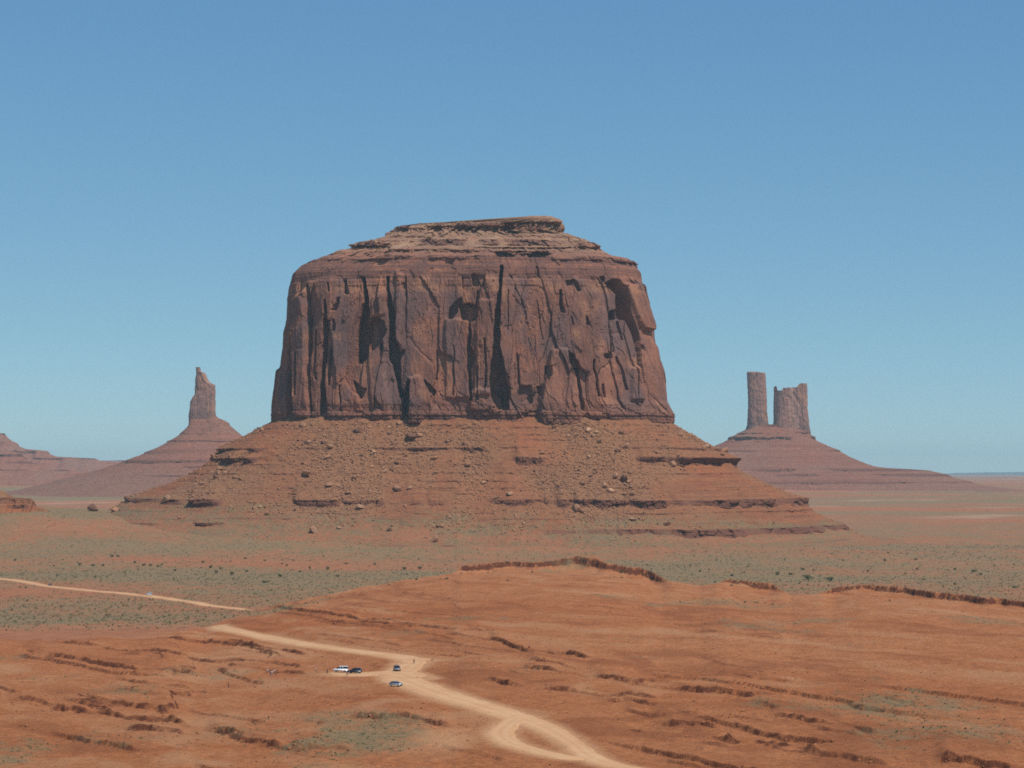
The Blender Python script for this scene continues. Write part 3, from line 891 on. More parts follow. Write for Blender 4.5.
def summit_mesh():
    # rows: steps of the summit; z rises, the outline draws in
    zt = np.arange(ZSH - 2.0, ZTOP + 0.01, 0.42)
    n = 1100
    a, arc = big.ring(ZSH, n, 3.0)
    A = np.repeat(a[None], len(zt), 0)
    S = np.repeat(arc[None], len(zt), 0)
    z = np.repeat(zt[:, None], n, 1)
    # benches: remap the height used for the outline so that it holds still on ledges and runs on slopes
    led = [(ZSH + 0.5, 4.0, 0.9), (358.0, 3.0, 0.6), (371.0, 8.5, 1.0), (381.5, 3.0, 0.6), (397.5, 9.0, 1.0)]
    zz = z + 1.6 * fbm(S / 60.0, z * 0 + 1, 3, 240)
    rate = np.ones_like(z)
    for zl, h, k in led:
        on = k * sstep(-0.35, 0.1, fbm(S / 55.0, S * 0 + zl, 3, 241))
        rate = rate - 0.93 * on * window(zz, zl - h / 2, zl + h / 2, 0.4)
    cum = np.cumsum(np.maximum(rate, 0.06), 0)
    cum = cum - cum[:1]
    ze = zt[0] + cum / cum[-1:] * (zt[-1] - zt[0])
    x, y = big.at(A, 0.35 * z + 0.65 * ze)
    xs, ys = big.at(A, z)
    side = np.abs(np.cos(A)) ** 3
    x = x * (1 - side) + xs * side
    nx, ny = normals(x, y)
    px, py = proj(x, y, z - 4.0 * sstep(ZSH, ZTOP, z))
    g1, g2, c2 = worley(S / 8.0, z / 6.0, 243)
    ledgy = 1 - np.clip(rate, 0, 1)
    d = (c2 - 0.5) * 4.5 * ledgy - 2.0 * ledgy * sstep(0.12, 0, g2 - g1) + 0.9 * fbm(S / 5.0, z / 4.0, 4, 244) + 2.5 * fbm(S / 30.0, z / 30.0, 3, 245)
    d = d + 2.4 * ledgy
    # undercut of the long dark ledge and the cap
    und = 0
    for (x0, x1, ya, yb, dep) in ((345, 388, 246, 257, 8), (388, 470, 249.5, 253.5, 5), (472, 572, 247.5, 252, 6), (494, 550, 251, 260, 9), (572, 604, 247, 251, 5), (425, 520, 226, 236, 8), (505, 566, 222, 233, 8), (385, 425, 228, 233, 5), (320, 345, 252, 256, 4)):
        und = und + 1.15 * dep * window(px, x0, x1, 4) * window(py + 1.2 * fbm(S / 25.0, z * 0, 3, 248), ya, yb, 0.7)
    d = d - und * sstep(0.1, -0.2, np.sin(A)) * (0.5 + 0.5 * sstep(-0.4, 0.2, fbm(S / 9.0, z / 14.0, 3, 247)))
    fade = sstep(zt[-1], zt[-1] - 8, z)
    x2, y2 = x + nx * d * fade, y + ny * d * fade
    z = z - 4.0 * sstep(ZSH, ZTOP, z)
    verts = np.stack([x2.ravel(), y2.ravel(), z.ravel()], 1)
    faces = grid_faces(len(zt), n, True)
    # close the top
    base = (len(zt) - 1) * n
    cxy = verts[base:base + n].mean(0) + np.array([0, 0, 0.4])
    verts = np.vstack([verts, cxy[None]])
    capf = np.stack([base + np.arange(n), base + (np.arange(n) + 1) % n, np.full(n, len(verts) - 1), np.full(n, len(verts) - 1)], 1)
    at = lambda v: np.concatenate([v.ravel(), [0.0]])
    buff = np.clip((1 - ledgy) * sstep(350, 368, z) * (0.55 + 0.6 * fbm(S / 20.0, z / 12.0, 3, 249)), 0, 1)
    me_faces = faces
    o = new_mesh('summit', verts, me_faces, M['cliff'], smooth=False, attrs=dict(varnish=at(0.35 * ledgy), fresh=at(0.25 * (1 - ledgy)), bed=at(0.7 * np.ones_like(z)), buff=at(buff)))
    bm = bmesh.new()
    bm.from_mesh(o.data)
    bm.verts.ensure_lookup_table()
    for i in range(n):
        bm.faces.new((bm.verts[base + i], bm.verts[base + (i + 1) % n], bm.verts[len(verts) - 1]))
    bm.to_mesh(o.data)
    bm.free()
    return o, (A, x2, y2, z)

def talus_mesh(plan, zbase, name, zt, runL, runR, runF, ledges, n, front, mat, s=1.0, seed=0, windows=None, cones=None, scrub=0.0):
    """apron round a rock mass: offset of its plan by a run that grows as height falls"""
    a, arc = plan.ring(zbase, n, front)
    A = np.repeat(a[None], len(zt), 0)
    S = np.repeat(arc[None], len(zt), 0)
    z = np.repeat(zt[:, None], n, 1)
    x0, y0 = plan.at(A, np.full(A.shape, zbase))
    cs, sn = np.cos(A), np.sin(A)
    wl, wr, wf = np.maximum(-cs, 0) ** 2, np.maximum(cs, 0) ** 2, sn ** 2
    def run(zz):
        return (wl * np.interp(zz, runL[:, 0], runL[:, 1]) + wr * np.interp(zz, runR[:, 0], runR[:, 1]) + wf * np.interp(zz, runF[:, 0], runF[:, 1]))
    # first pass to know where a ledge is looked at from
    ox, oy = normals(x0, y0)
    r0 = run(z)
    px, py = proj(x0 + ox * r0, y0 + oy * r0, z)
    zz = z + s * (1.3 * fbm(S / (70.0 * s), z / (40 * s), 3, seed + 1) + 0.6 * fbm(S / (9.0 * s), z * 0, 3, seed + 2))
    lip = np.zeros_like(z)
    lm = np.zeros_like(z)
    for k, (zl, h, wins) in enumerate(ledges):
        on = sstep(-0.15, 0.15, fbm(S / (45.0 * s), S * 0 + zl, 4, seed + 3)) * (0.5 if windows else 0.95)
        if wins is not None:
            fm = sstep(0.2, -0.1, sn)
            w = 0
            for (p0, p1, kk) in wins:
                w = np.maximum(w, kk * window(px, p0, p1, 5))
            w = w * (0.55 + 0.45 * sstep(-0.5, 0.0, fbm(S / (20.0 * s), S * 0 + zl, 3, seed + 4)))
            on = on * (1 - fm) + w * fm
        hh = h * (0.35 + 0.65 * np.clip(on, 0, 1)) * (0.80 + 0.5 * fbm(S / (25.0 * s), S * 0 + zl, 2, seed + 5))
        lw = on * window(zz, zl - hh, zl, 0.35 * s)
        up = np.exp(-np.maximum(zz - zl, 0) / (1.6 * h)) * (zz >= zl)
        dn = np.clip((zz - zl + 0.85 * hh) / (0.85 * hh + 1e-6), 0, 1) * (zz < zl)
        lip = lip + 1.6 * hh * on * (up + dn)
        lm = np.maximum(lm, lw)
    r = run(z) + lip
    rub = sstep(-0.25, 0.35, fbm(S / (60.0 * s), z / (50.0 * s), 4, seed + 6))
    if cones is not None:
        fm = sstep(0.2, -0.1, sn)
        c = 0
        for (p0, q0, rx, ry, k) in cones:
            c = np.maximum(c, k * np.exp(-((px - p0) / rx) ** 2 - ((py - q0) / ry) ** 2))
        rub = np.clip(rub * (1 - 0.5 * fm) + c * fm, 0, 1)
    t01 = np.clip((zbase - z) / (zbase - zt[-1]), 0, 1)
    gul = s * (9.0 * fbm(S / (75.0 * s), z / (170.0 * s), 3, seed + 7) + 0.5 * fbm(S / (20.0 * s), z / (60.0 * s), 3, seed + 8)) * sstep(0, 0.12, t01)
    gul = gul * (1 - 0.6 * np.maximum(np.abs(cs) ** 6, 0))
    j1, j2, jc = worley(S / (5.0 * s), z / (8.0 * s), seed + 10)
    k1, k2, kc = worley(x0 / (7.0 * s) + z * 0.05 / s, r0 / (9.0 * s) + S * 0.013 / s, seed + 20)
    fine = s * (1.2 * fbm(S / (7.0 * s), z / (4.0 * s), 4, seed + 9) + 1.6 * (kc - 0.4) * (k1 < 0.45)) * (0.4 + 0.9 * rub)
    fine = fine + s * 3.0 * fbm(S / (28.0 * s), z / (16.0 * s), 3, seed + 21) * t01 ** 0.5
    fl = s * lm * ((jc - 0.5) * 4.2 - 1.6 * sstep(0.12, 0.0, j2 - j1) + 1.2)
    st = _h(np.floor(zz / (2.4 * s)), np.zeros_like(z), np.zeros_like(z), seed + 12) - 0.5       # thin beds in the bare slope
    r2 = r + gul + fine + fl + s * 1.6 * st * (1 - rub) * (1 - lm)
    nx, ny = ox, oy
    x2, y2 = x0 + nx * r2, y0 + ny * r2
    rel = z - ground_z(x2, y2)
    o = new_mesh(name, np.stack([x2.ravel(), y2.ravel(), z.ravel()], 1), grid_faces(len(zt), n, True)[:, ::-1], mat, smooth=False,
                 attrs=dict(ledge=np.clip(lm * 1.2, 0, 1), rubble=rub, scrub=scrub * (sstep(46, 16, rel + 12 * fbm(S / 50.0, z / 20.0, 3, seed + 15)) * (0.42 + 0.30 * fbm(S / 60.0, z / 9.0, 4, seed + 14)) + 0.08), foot=scrub * sstep(24, 6, rel + 9 * fbm(S / 40.0, z / 20.0, 3, seed + 16)) * 0.9))
    return o, (A, x2, y2, z, lm, rub)

def runtab(pts, Y, x0, sign):
    """picture silhouette -> (z, run from the rock's foot)"""
    a = np.array([(P(x, y, Y)[2], sign * (P(x, y, Y)[0] - P(x0, y, Y)[0])) for x, y in pts], float)
    return a[np.argsort(a[:, 0])]

def zy(y, Y=BC_Y):
    return float(P(512, y, Y)[2])

b_root = tag(empty('butte', (float(P(473, 445, BC_Y)[0]), BC_Y, 0)), 'huge flat-topped red sandstone butte with vertical dark streaked cliffs, largest rock on the plain', 'butte')
def adopt(o, root):
    o.parent = root
    o.matrix_parent_inverse = Matrix.Translation(-Vector(root.location))
    return o
adopt(cliff_mesh(), b_root)
so, SUMMIT = summit_mesh()
adopt(so, b_root)

tl = runtab([(300, 405), (275, 421), (250, 436), (228, 446), (214, 462), (196, 472), (180, 481), (152, 491), (138, 496), (129, 501), (116, 508), (95, 517), (60, 530)], BC_Y, 275, -1)
tr = runtab([(650, 405), (671, 424), (700, 444), (728, 459), (738, 472), (770, 488), (800, 503), (806, 511), (822, 519), (842, 527), (851, 532), (868, 536), (905, 540), (960, 545), (1010, 556)], BC_Y, 671, 1)
tf = np.array([(-30, 560), (-8, 420), (2, 330), (9, 275), (18, 228), (32, 190), (60, 138), (95, 82), (125, 36), (146, 6), (152, 0), (175, -30)], float)
zt_t = np.concatenate([np.arange(168, 20, -0.60), np.arange(20, -20, -0.25)])
BIG_LEDGES = [
    (zy(449.5), 4.5, [(218, 268, 0.9), (300, 320, 0.4), (372, 402, 0.7), (406, 486, 1.0), (500, 530, 0.4), (622, 655, 0.6), (655, 735, 1.0)]),
    (zy(458.5), 10.5, [(214, 224, 0.8), (222, 262, 1.0), (514, 546, 0.75), (636, 740, 1.0)]),
    (zy(430.0), 2.2, [(255, 300, 0.6), (450, 500, 0.5), (510, 545, 0.5), (640, 690, 0.4)]),
    (zy(437.0), 2.0, [(505, 545, 0.5), (640, 665, 0.5)]),
    (zy(480.0), 2.5, [(425, 465, 0.5), (480, 500, 0.4), (180, 200, 0.5)]),
    (zy(497.0), 9.5, [(128, 185, 0.8), (194, 224, 1.0), (296, 340, 0.9), (342, 386, 0.7), (400, 425, 0.5), (428, 446, 0.6), (488, 575, 0.75), (572, 735, 1.0), (735, 812, 1.0)]),
    (zy(517.0), 3.5, [(196, 226, 1.0), (130, 160, 0.5)]),
    (zy(522.0), 9.0, [(545, 615, 0.5), (616, 660, 0.9), (655, 770, 1.0), (770, 850, 0.95)]),
    (zy(516.0), 2.0, [(690, 750, 0.4)]),
    (zy(427.0), 1.6, None), (zy(434.0), 1.6, None), (zy(442.0), 2.0, None), (zy(465.0), 2.0, None), (zy(473.0), 2.2, None), (zy(486.0), 2.4, None), (zy(491.0), 1.8, None), (zy(508.0), 2.2, None), (zy(513.0), 1.8, None),
    (zy(534.0), 3.0, [(380, 410, 0.6), (440, 456, 0.8), (800, 850, 0.4)]),
]
CONES = [(340, 465, 70, 60, 1.0), (400, 435, 40, 25, 0.9), (470, 470, 22, 45, 0.8), (600, 460, 60, 70, 0.95), (560, 480, 50, 30, 0.8), (240, 490, 60, 35, 0.8), (650, 520, 60, 25, 0.6), (300, 510, 80, 25, 0.7), (700, 440, 30, 18, 0.7), (470, 525, 80, 25, 0.6)]
ZB = 151.0
to, TAL = talus_mesh(big, ZB, 'talus_slope', zt_t, tl, tr, tf, BIG_LEDGES, 1700, 2.6, M['talus'], 1.0, 400, True, CONES, 1.0)
adopt(to, b_root)

# ------------------------------------------------------------------ far buttes and mesas
def tower_mesh(name, left, right, Y, depth, top=None, n=420, dz=2.4, mat=None, s=2.0, seed=600, nexp=3.0, zlow=None):
    pl = Plan(left, right, Y, [(0, depth), (600, depth * 0.8)], n=nexp)
    z0, z1 = min(pl.L[0, 0], pl.R[0, 0]), max(pl.L[-1, 0], pl.R[-1, 0])
    zt = np.arange(z0, z1 + dz, dz)
    a, arc = pl.ring(0.5 * (z0 + z1), n, 2.0)
    A, S = np.repeat(a[None], len(zt), 0), np.repeat(arc[None], len(zt), 0)
    z = np.repeat(zt[:, None], n, 1)
    x, y = pl.at(A, z)
    nx, ny = normals(x, y)
    g1, g2, c = worley(S / 34.0, z / 170.0, seed)
    h1, h2, c2 = worley(S / 7.0, z / 70.0, seed + 2)
    side = np.abs(np.cos(A)) ** 4
    d = ((c - 0.5) * 4.5 - 1.0 * sstep(0.10, 0, g2 - g1) + (c2 - 0.5) * 1.4) * (1 - 0.75 * side) + 2.0 * fbm(S / 12.0, z / 20.0, 4, seed + 3)
    x2, y2 = x + nx * d, y + ny * d
    z2 = z.copy()
    if top is not None:
        px, _ = proj(x2, y2, z2)
        tx = np.array([t[0] for t in top], float)
        th = np.array([P(t[0], t[1], Y)[2] for t in top], float)
        z2 = np.minimum(z2, np.interp(px, tx, th) + 1.2 * fbm(x2 / 9.0, y2 / 9.0, 2, seed + 4))
    verts = np.stack([x2.ravel(), y2.ravel(), z2.ravel()], 1)
    # roof: shrink the last ring to its spine in four steps, following the same top line
    rows = [verts.reshape(len(zt), n, 3)]
    ring = rows[0][-1].copy()
    cy = ring[:, 1].mean()
    for k in (0.66, 0.33, 0.0):
        rr = ring.copy()
        rr[:, 1] = cy + (ring[:, 1] - cy) * k
        if top is not None:
            qx, _ = proj(rr[:, 0], rr[:, 1], rr[:, 2])
            rr[:, 2] = np.interp(qx, tx, th)
        rr[:, 2] += 0.5
        rows.append(rr[None])
    V = np.concatenate(rows, 0)
    zf = V[..., 2].ravel()
    low = sstep(z0 + 0.38 * (z1 - z0), z0 + 0.22 * (z1 - z0), zf)
    fr = sstep(0.0, 0.5, fbm(V[..., 0].ravel() / 40.0, zf / 60.0, 3, seed + 6)) * (1 - low)
    return new_mesh(name, V.reshape(-1, 3), grid_faces(V.shape[0], n, True), mat or M['far_cliff'], smooth=False,
                    attrs=dict(varnish=low * 0.7, fresh=fr * 0.8, bed=low, buff=fr * 0.25))

# spire butte at left
YS = 5600.0
sp_root = tag(empty('spire_butte', (float(P(202, 430, YS)[0]), YS, 0)), 'distant narrow sandstone spire standing on a cone of banded red talus', 'butte')
adopt(tower_mesh('spire', [(185, 436), (188.5, 425), (189, 412), (190.5, 402), (193, 397), (195, 394), (195.5, 382), (196.5, 374), (197, 368)],
                 [(218, 436), (216, 416), (215.5, 400), (215.6, 385), (213.5, 384), (210.5, 382.5), (208.5, 380), (206.5, 375), (205, 372.5), (201.2, 371.5), (200.5, 368)],
                 YS, 26, n=360, seed=610, nexp=4.0), sp_root)
pl_s = Plan([(187, 436), (188, 420)], [(217, 436), (216, 415)], YS, [(0, 40), (600, 40)])
zsb = float(P(200, 424, YS)[2])
tab_l = runtab([(195, 412), (188, 426), (172, 440), (160, 447), (146, 453), (132, 460), (118, 465), (85, 474), (20, 490), (-60, 500)], YS, 188, -1)
tab_r = runtab([(210, 408), (216, 417), (229, 423), (231, 426), (238, 432), (246, 438), (262, 449), (285, 462), (330, 480), (400, 497)], YS, 216, 1)
tab_f = np.array([(-20, 720), (0, 600), (40, 450), (80, 320), (120, 215), (160, 120), (200, 40), (230, 0), (260, -40)], float)
o, _ = talus_mesh(pl_s, zsb, 'talus_slope', np.arange(zsb + 24, 5, -2.0), tab_l, tab_r, tab_f,
                  [(float(P(0, y, YS)[2]), h, None) for y, h in ((441, 5), (446, 8), (452, 5), (461, 8), (467, 5), (475, 5))], 900, 2.2, M['far_talus'], 2.4, 620)
adopt(o, sp_root)

# two towers at right
YT = 6400.0
tw_root = tag(empty('twin_tower_butte', (float(P(780, 435, YT)[0]), YT, 0)), 'distant butte with a slim pillar beside a wider square rock tower on shared talus', 'butte')
adopt(tower_mesh('pillar', [(743, 444), (745.5, 430), (747, 425), (748, 405), (747.5, 390), (747, 373)], [(772, 444), (769, 429), (767.5, 415), (766.5, 395), (765.5, 377), (765, 373)],
                 YT, 30, top=[(746, 373.5), (748, 372), (757, 372), (762, 373), (765, 373), (766, 375)], n=380, seed=630), tw_root)
adopt(tower_mesh('square_tower', [(770, 444), (772.5, 430), (773.5, 420), (773.5, 400), (774, 384)], [(815, 446), (812, 438), (810, 430), (808.8, 420), (807.6, 410), (807.5, 395), (807, 384)],
                 YT, 52, top=[(773, 388), (774.5, 386.5), (776.5, 386.5), (777.5, 391), (782.0, 391), (783, 388.6), (790, 388.2), (797, 387.8), (798, 386), (799.5, 384.4), (801, 383.8), (807, 384), (809, 386)], n=620, seed=640, nexp=5.0), tw_root)
pl_t = Plan([(742, 446), (746, 428)], [(817, 446), (813, 432)], YT, [(0, 70), (600, 70)])
ztb = float(P(780, 434, YT)[2])
tab_l = runtab([(760, 424), (746, 431), (735, 437), (714, 447), (690, 452), (640, 464), (580, 480), (500, 492)], YT, 746, -1)
tab_r = runtab([(800, 428), (815, 440), (832, 448), (850, 458), (868, 466.5), (880, 468), (925, 470.5), (940, 474), (955, 478), (985, 486), (1060, 494)], YT, 815, 1)
tab_f = np.array([(-20, 800), (20, 640), (60, 500), (90, 380), (120, 280), (150, 180), (190, 60), (215, 6), (240, -30)], float)
o, _ = talus_mesh(pl_t, ztb, 'talus_slope', np.arange(ztb + 30, 10, -2.2), tab_l, tab_r, tab_f,
                  [(float(P(0, y, YT)[2]), h, None) for y, h in ((433, 4), (437, 12), (451, 6), (469, 10), (474, 9), (481, 6))], 1000, 2.2, M['far_talus'], 2.6, 650)
adopt(o, tw_root)

def ridge(name, crest, Y, zlow, slope, ledges, label, cat, n=500, dz=2.2, s=2.5, seed=700, mat=None, back=300):
    """long mesa front: crest line by picture points, stepped slope facing the plain, back side falling away"""
    cx = np.array([P(a, b, Y)[0] for a, b in crest])
    cz = np.array([P(a, b, Y)[2] for a, b in crest])
    x = np.linspace(cx[0], cx[-1], n)
    zc = np.interp(x, cx, cz)
    nv = int((zc.max() - zlow) / dz) + 2
    t = np.linspace(0, 1, nv)
    z = zc[None] + (zlow - zc[None]) * t[:, None]
    S = np.repeat(x[None], nv, 0)
    zz = z + s * fbm(S / (60 * s), z * 0, 3, seed)
    rate = np.ones_like(z)
    lm = np.zeros_like(z)
    for zl, h in ledges:
        on = sstep(-0.3, 0.1, fbm(S / (50 * s), S * 0 + zl, 3, seed + 1))
        w = on * window(zz, zl - h, zl, 0.4 * s)
        rate -= 0.97 * w
        lm = np.maximum(lm, w)
    dzz = (zc[None] - zlow) / (nv - 1)
    run = np.cumsum(rate, 0) * dzz / slope
    run = run - run[:1] + s * (12 * fbm(S / (70 * s), z / (160 * s), 3, seed + 2) + 3 * fbm(S / (16 * s), z / (40 * s), 3, seed + 3)) * np.minimum(1, t[:, None] * 6)
    j1, j2, jc = worley(S / (6 * s), z / (9 * s), seed + 4)
    run = run + lm * s * (jc - 0.5) * 4 + s * 2.5 * fbm(S / (14 * s), z / (7 * s), 4, seed + 6) * np.minimum(1, t[:, None] * 6)
    y = Y - run
    V = np.stack([S, y, z], -1)
    bk = [np.stack([x, np.full(n, Y + back * k), zc + (zlow - zc) * k ** 1.3], -1)[None] for k in (1.0, 0.7, 0.45, 0.25, 0.1)]
    V = np.concatenate(bk + [V], 0)
    zl_ = V.shape[0]
    pad = lambda a: np.concatenate([np.zeros((5, n)), a], 0)
    rub = sstep(-0.2, 0.4, fbm(V[..., 0] / (60 * s), V[..., 2] / (40 * s), 3, seed + 5))
    o = new_mesh(name, V.reshape(-1, 3), grid_faces(zl_, n), mat or M['far_talus'], smooth=False, attrs=dict(ledge=pad(lm), rubble=rub))
    return tag(o, label, cat)

Z_ = lambda y, Y: float(P(0, y, Y)[2])
ridge('mesa', [(-420, 420), (-200, 427), (-60, 430), (0, 433), (5, 433.5), (7, 437), (12, 441), (18, 443.5), (19.5, 446.5), (26, 449), (48, 451), (50, 454), (56, 456.5), (75, 457.5), (95, 458.5), (101, 461), (125, 463), (170, 466), (230, 472)], 8800, 30, 0.5,
      [(Z_(433, 8800), 8), (Z_(443, 8800), 7), (Z_(451, 8800), 12), (Z_(458, 8800), 6)], 'low stepped red mesa on the skyline left of the spire', 'mesa', seed=700)
ridge('mesa', [(-400, 436), (-150, 444), (-30, 447), (0, 449.5), (14, 452), (22, 454.5), (24.5, 459), (30, 462), (48, 466), (70, 470), (95, 474), (130, 478), (180, 484)], 7000, 30, 0.42,
      [(Z_(454.5, 7000), 9), (Z_(462, 7000), 5), (Z_(470, 7000), 3)], 'nearer red slope with one dark ledge below the skyline mesa', 'mesa', seed=720, s=2.0)
ridge('mesa', [(-300, 458.5), (0, 459.5), (60, 460), (105, 460.5), (140, 460), (240, 462), (330, 468)], 15000, 30, 0.12, [(Z_(460.5, 15000), 5)],
      'flat grey green tableland on the far skyline behind the spire', 'mesa', seed=740, s=5.0, dz=5)
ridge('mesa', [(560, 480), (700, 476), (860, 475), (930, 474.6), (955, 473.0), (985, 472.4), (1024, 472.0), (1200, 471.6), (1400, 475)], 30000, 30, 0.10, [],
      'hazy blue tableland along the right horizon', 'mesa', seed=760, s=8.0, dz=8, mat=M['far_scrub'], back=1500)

# rock outcrop at the left edge, this side of the plain
ridge('rock_outcrop', [(-90, 484), (-40, 487), (-10, 489), (3, 490.5), (8, 494), (14, 497.5), (31, 498.5), (33, 500), (30, 503), (40, 508), (62, 515)], 2330, 26, 0.55,
      [(Z_(497.5, 2330), 7), (Z_(505, 2330), 4)], 'dark overhanging rock shelf on a red hump at the left edge', 'rock outcrop', n=420, dz=0.6, s=0.8, seed=780, mat=M['talus'], back=60)

# ------------------------------------------------------------------ haze
hz = bmesh.new()
bmesh.ops.create_cube(hz, size=1.0)
zlo, zhi = float(GZ.min()) - 32.0, ZTOP + 60.0
for v in hz.verts:
    v.co = Vector((v.co.x * 40000.0, 17900.0 + v.co.y * 36800.0, (zlo + zhi) / 2 + v.co.z * (zhi - zlo)))
hm = bpy.data.materials.new('desert_haze')
hm.use_nodes = True
ht = hm.node_tree
ht.nodes.remove(ht.nodes['Principled BSDF'])
pv = ht.nodes.new('ShaderNodeVolumePrincipled')
pv.inputs['Color'].default_value = (0.74, 0.96, 1.0, 1)
pv.inputs['Density'].default_value = HAZE_DENSITY
pv.inputs['Anisotropy'].default_value = 0.0
ht.links.new(pv.outputs[0], ht.nodes['Material Output'].inputs['Volume'])
haze = bm_obj('haze', hz, hm)
tag(haze, 'thin blue desert haze over the plain', 'haze', kind='stuff')

# ------------------------------------------------------------------ boulders
def rock_mesh(seed, sub=2, flat=0.7, name='boulder'):
    bm = bmesh.new()
    bmesh.ops.create_icosphere(bm, subdivisions=sub, radius=1.0)
    r = np.random.default_rng(seed)
    co = np.array([v.co for v in bm.verts])
    for _ in range(11):                                   # cleave with random planes: angular blocks
        nv = r.normal(size=3)
        nv /= np.linalg.norm(nv)
        h = r.uniform(0.42, 0.8)
        d = co @ nv
        co = co - np.maximum(d - h, 0)[:, None] * nv
    co *= np.array([1.15, 0.95, flat]) * r.uniform(0.85, 1.15, 3)
    co += r.normal(size=co.shape) * 0.02
    for v, c in zip(bm.verts, co):
        v.co = c
    me = bpy.data.meshes.new(name)
    bm.to_mesh(me)
    bm.free()
    return me

ROCKS = {}
for key, mt in (('rock', M['rock']), ('rock_pale', M['rock_pale']), ('rock_dark', M['rock_dark'])):
    ROCKS[key] = []
    for i in range(6):
        me = rock_mesh(900 + i, 2, 0.62 + 0.07 * i)
        me.materials.append(mt)
        ROCKS[key].append(me)

def boulder(loc, size, key='rock', label=None, group=None, name='boulder', rng_=rng):
    me = ROCKS[key][int(rng_.integers(6))]
    o = bpy.data.objects.new(name, me)
    COL.objects.link(o)
    o.location = loc
    o.scale = (size, size * rng_.uniform(0.8, 1.2), size * rng_.uniform(0.75, 1.1))
    o.rotation_euler = (rng_.uniform(-0.4, 0.4), rng_.uniform(-0.4, 0.4), rng_.uniform(0, 6.28))
    tag(o, label, 'boulder', group)
    return o

tA, tX, tY, tZ, tLm, tRub = TAL
tPX, tPY = proj(tX, tY, tZ)
tvis = (np.sin(tA) < 0.05) & (tZ > ground_z(tX, tY) + 0.5) & (tZ < 150)
t_idx = np.nonzero(tvis.ravel())[0]

def talus_at(px, py):
    d = (tPX.ravel()[t_idx] - px) ** 2 + (tPY.ravel()[t_idx] - py) ** 2
    i = t_idx[int(np.argmin(d))]
    return Vector((tX.ravel()[i], tY.ravel()[i], tZ.ravel()[i]))

def summit_at(px, py):
    A, x, y, z = SUMMIT
    q = proj(x, y, z)
    m = np.sin(A) < 0
    d = np.where(m, (q[0] - px) ** 2 + (q[1] - py) ** 2, 1e9).ravel()
    i = int(np.argmin(d))
    return Vector((x.ravel()[i], y.ravel()[i], z.ravel()[i]))

NAMED = [
    (306, 443, 6.0, 'rock_pale', 'large rounded pale boulder high on the left talus under the cliff'),
    (307, 474, 6.5, 'rock_pale', 'flat pale slab boulder halfway down the left talus'),
    (328, 485, 5.8, 'rock', 'orange brown boulder with a shadowed foot above the lower left ledge'),
    (358, 431, 5.5, 'rock_dark', 'dark block at the top of the talus beside an orange rubble patch'),
    (412, 438, 8.0, 'rock_dark', 'big dark boulder casting a black shadow above the middle ledge'),
    (419, 436, 4.5, 'rock', 'tan boulder leaning behind the big dark boulder'),
    (625, 447, 5.0, 'rock_pale', 'pale boulder on the rubble cone under the right half of the cliff'),
    (622, 433, 4.0, 'rock', 'brown boulder at the head of the right rubble cone'),
    (667, 525, 4.8, 'rock_pale', 'pale orange boulder lying just above the lowest right ledge'),
    (166, 500, 5.2, 'rock_pale', 'pale boulder beside the dark ledge on the far left talus'),
    (497, 498, 4.2, 'rock', 'flat topped boulder resting on the lower ledge below the great cleft'),
    (390, 530, 3.4, 'rock_dark', 'dark boulder on the scrub at the foot of the talus'),
]
for px, py, sz, key, lb in NAMED:
    p = talus_at(px, py)
    boulder((p.x, p.y - 0.3 * sz, p.z + 0.25 * sz), sz, key, lb)
for px, py, sz, key, lb in ((376, 244, 5.2, 'rock_pale', 'whitish boulder at the left end of the upper summit bench'), (387, 244, 4.0, 'rock_pale', 'smaller whitish boulder beside the one at the left end of the summit bench'),
                            (392, 246, 3.2, 'rock_pale', 'third pale boulder of the row above the long dark summit ledge'), (431, 233, 4.2, 'rock_pale', 'pale pointed boulder close under the summit cap'),
                            (429, 239, 4.2, 'rock_pale', 'pale boulder lying below the pointed one on the summit slope'), (413, 242, 3.4, 'rock', 'tan boulder on the summit slope between the pale ones'),
                            (570, 239, 3.2, 'rock', 'brown boulder on the summit slope right of the cap')):
    p = summit_at(px, py)
    boulder((p.x, p.y - 0.3 * sz, p.z + 0.3 * sz), sz, key, lb)
gx, gy, gz = spot(93, 511)
boulder((gx, gy, gz + 4.2), 7.2, 'rock_dark', 'lone rounded boulder standing on the red ground left of the talus')

def seg_label(px, py):
    side = 'left part' if px < 400 else ('middle part' if px < 545 else 'right part')
    hgt = 'upper' if py < 470 else 'lower'
    return 'sandstone boulder scattered on the %s talus, %s of the big butte' % (hgt, side), 'boulders on the %s talus, %s' % (hgt, side)

w = (0.04 + tRub.ravel()[t_idx] ** 2.5) * (tLm.ravel()[t_idx] < 0.3) * (0.35 + sstep(15, 60, tZ.ravel()[t_idx]))
w = w / w.sum()
pick = rng.choice(t_idx, 235, replace=False, p=w)
for i in pick:
    sz = 1.7 + 4.2 * rng.random() ** 4
    lb, gr = seg_label(tPX.ravel()[i], tPY.ravel()[i])
    boulder((tX.ravel()[i] + rng.uniform(-1, 1), tY.ravel()[i] - 0.3 * sz, tZ.ravel()[i] + 0.25 * sz), sz, 'rock_pale' if rng.random() < 0.25 else ('rock_dark' if rng.random() < 0.2 else 'rock'), lb, gr)

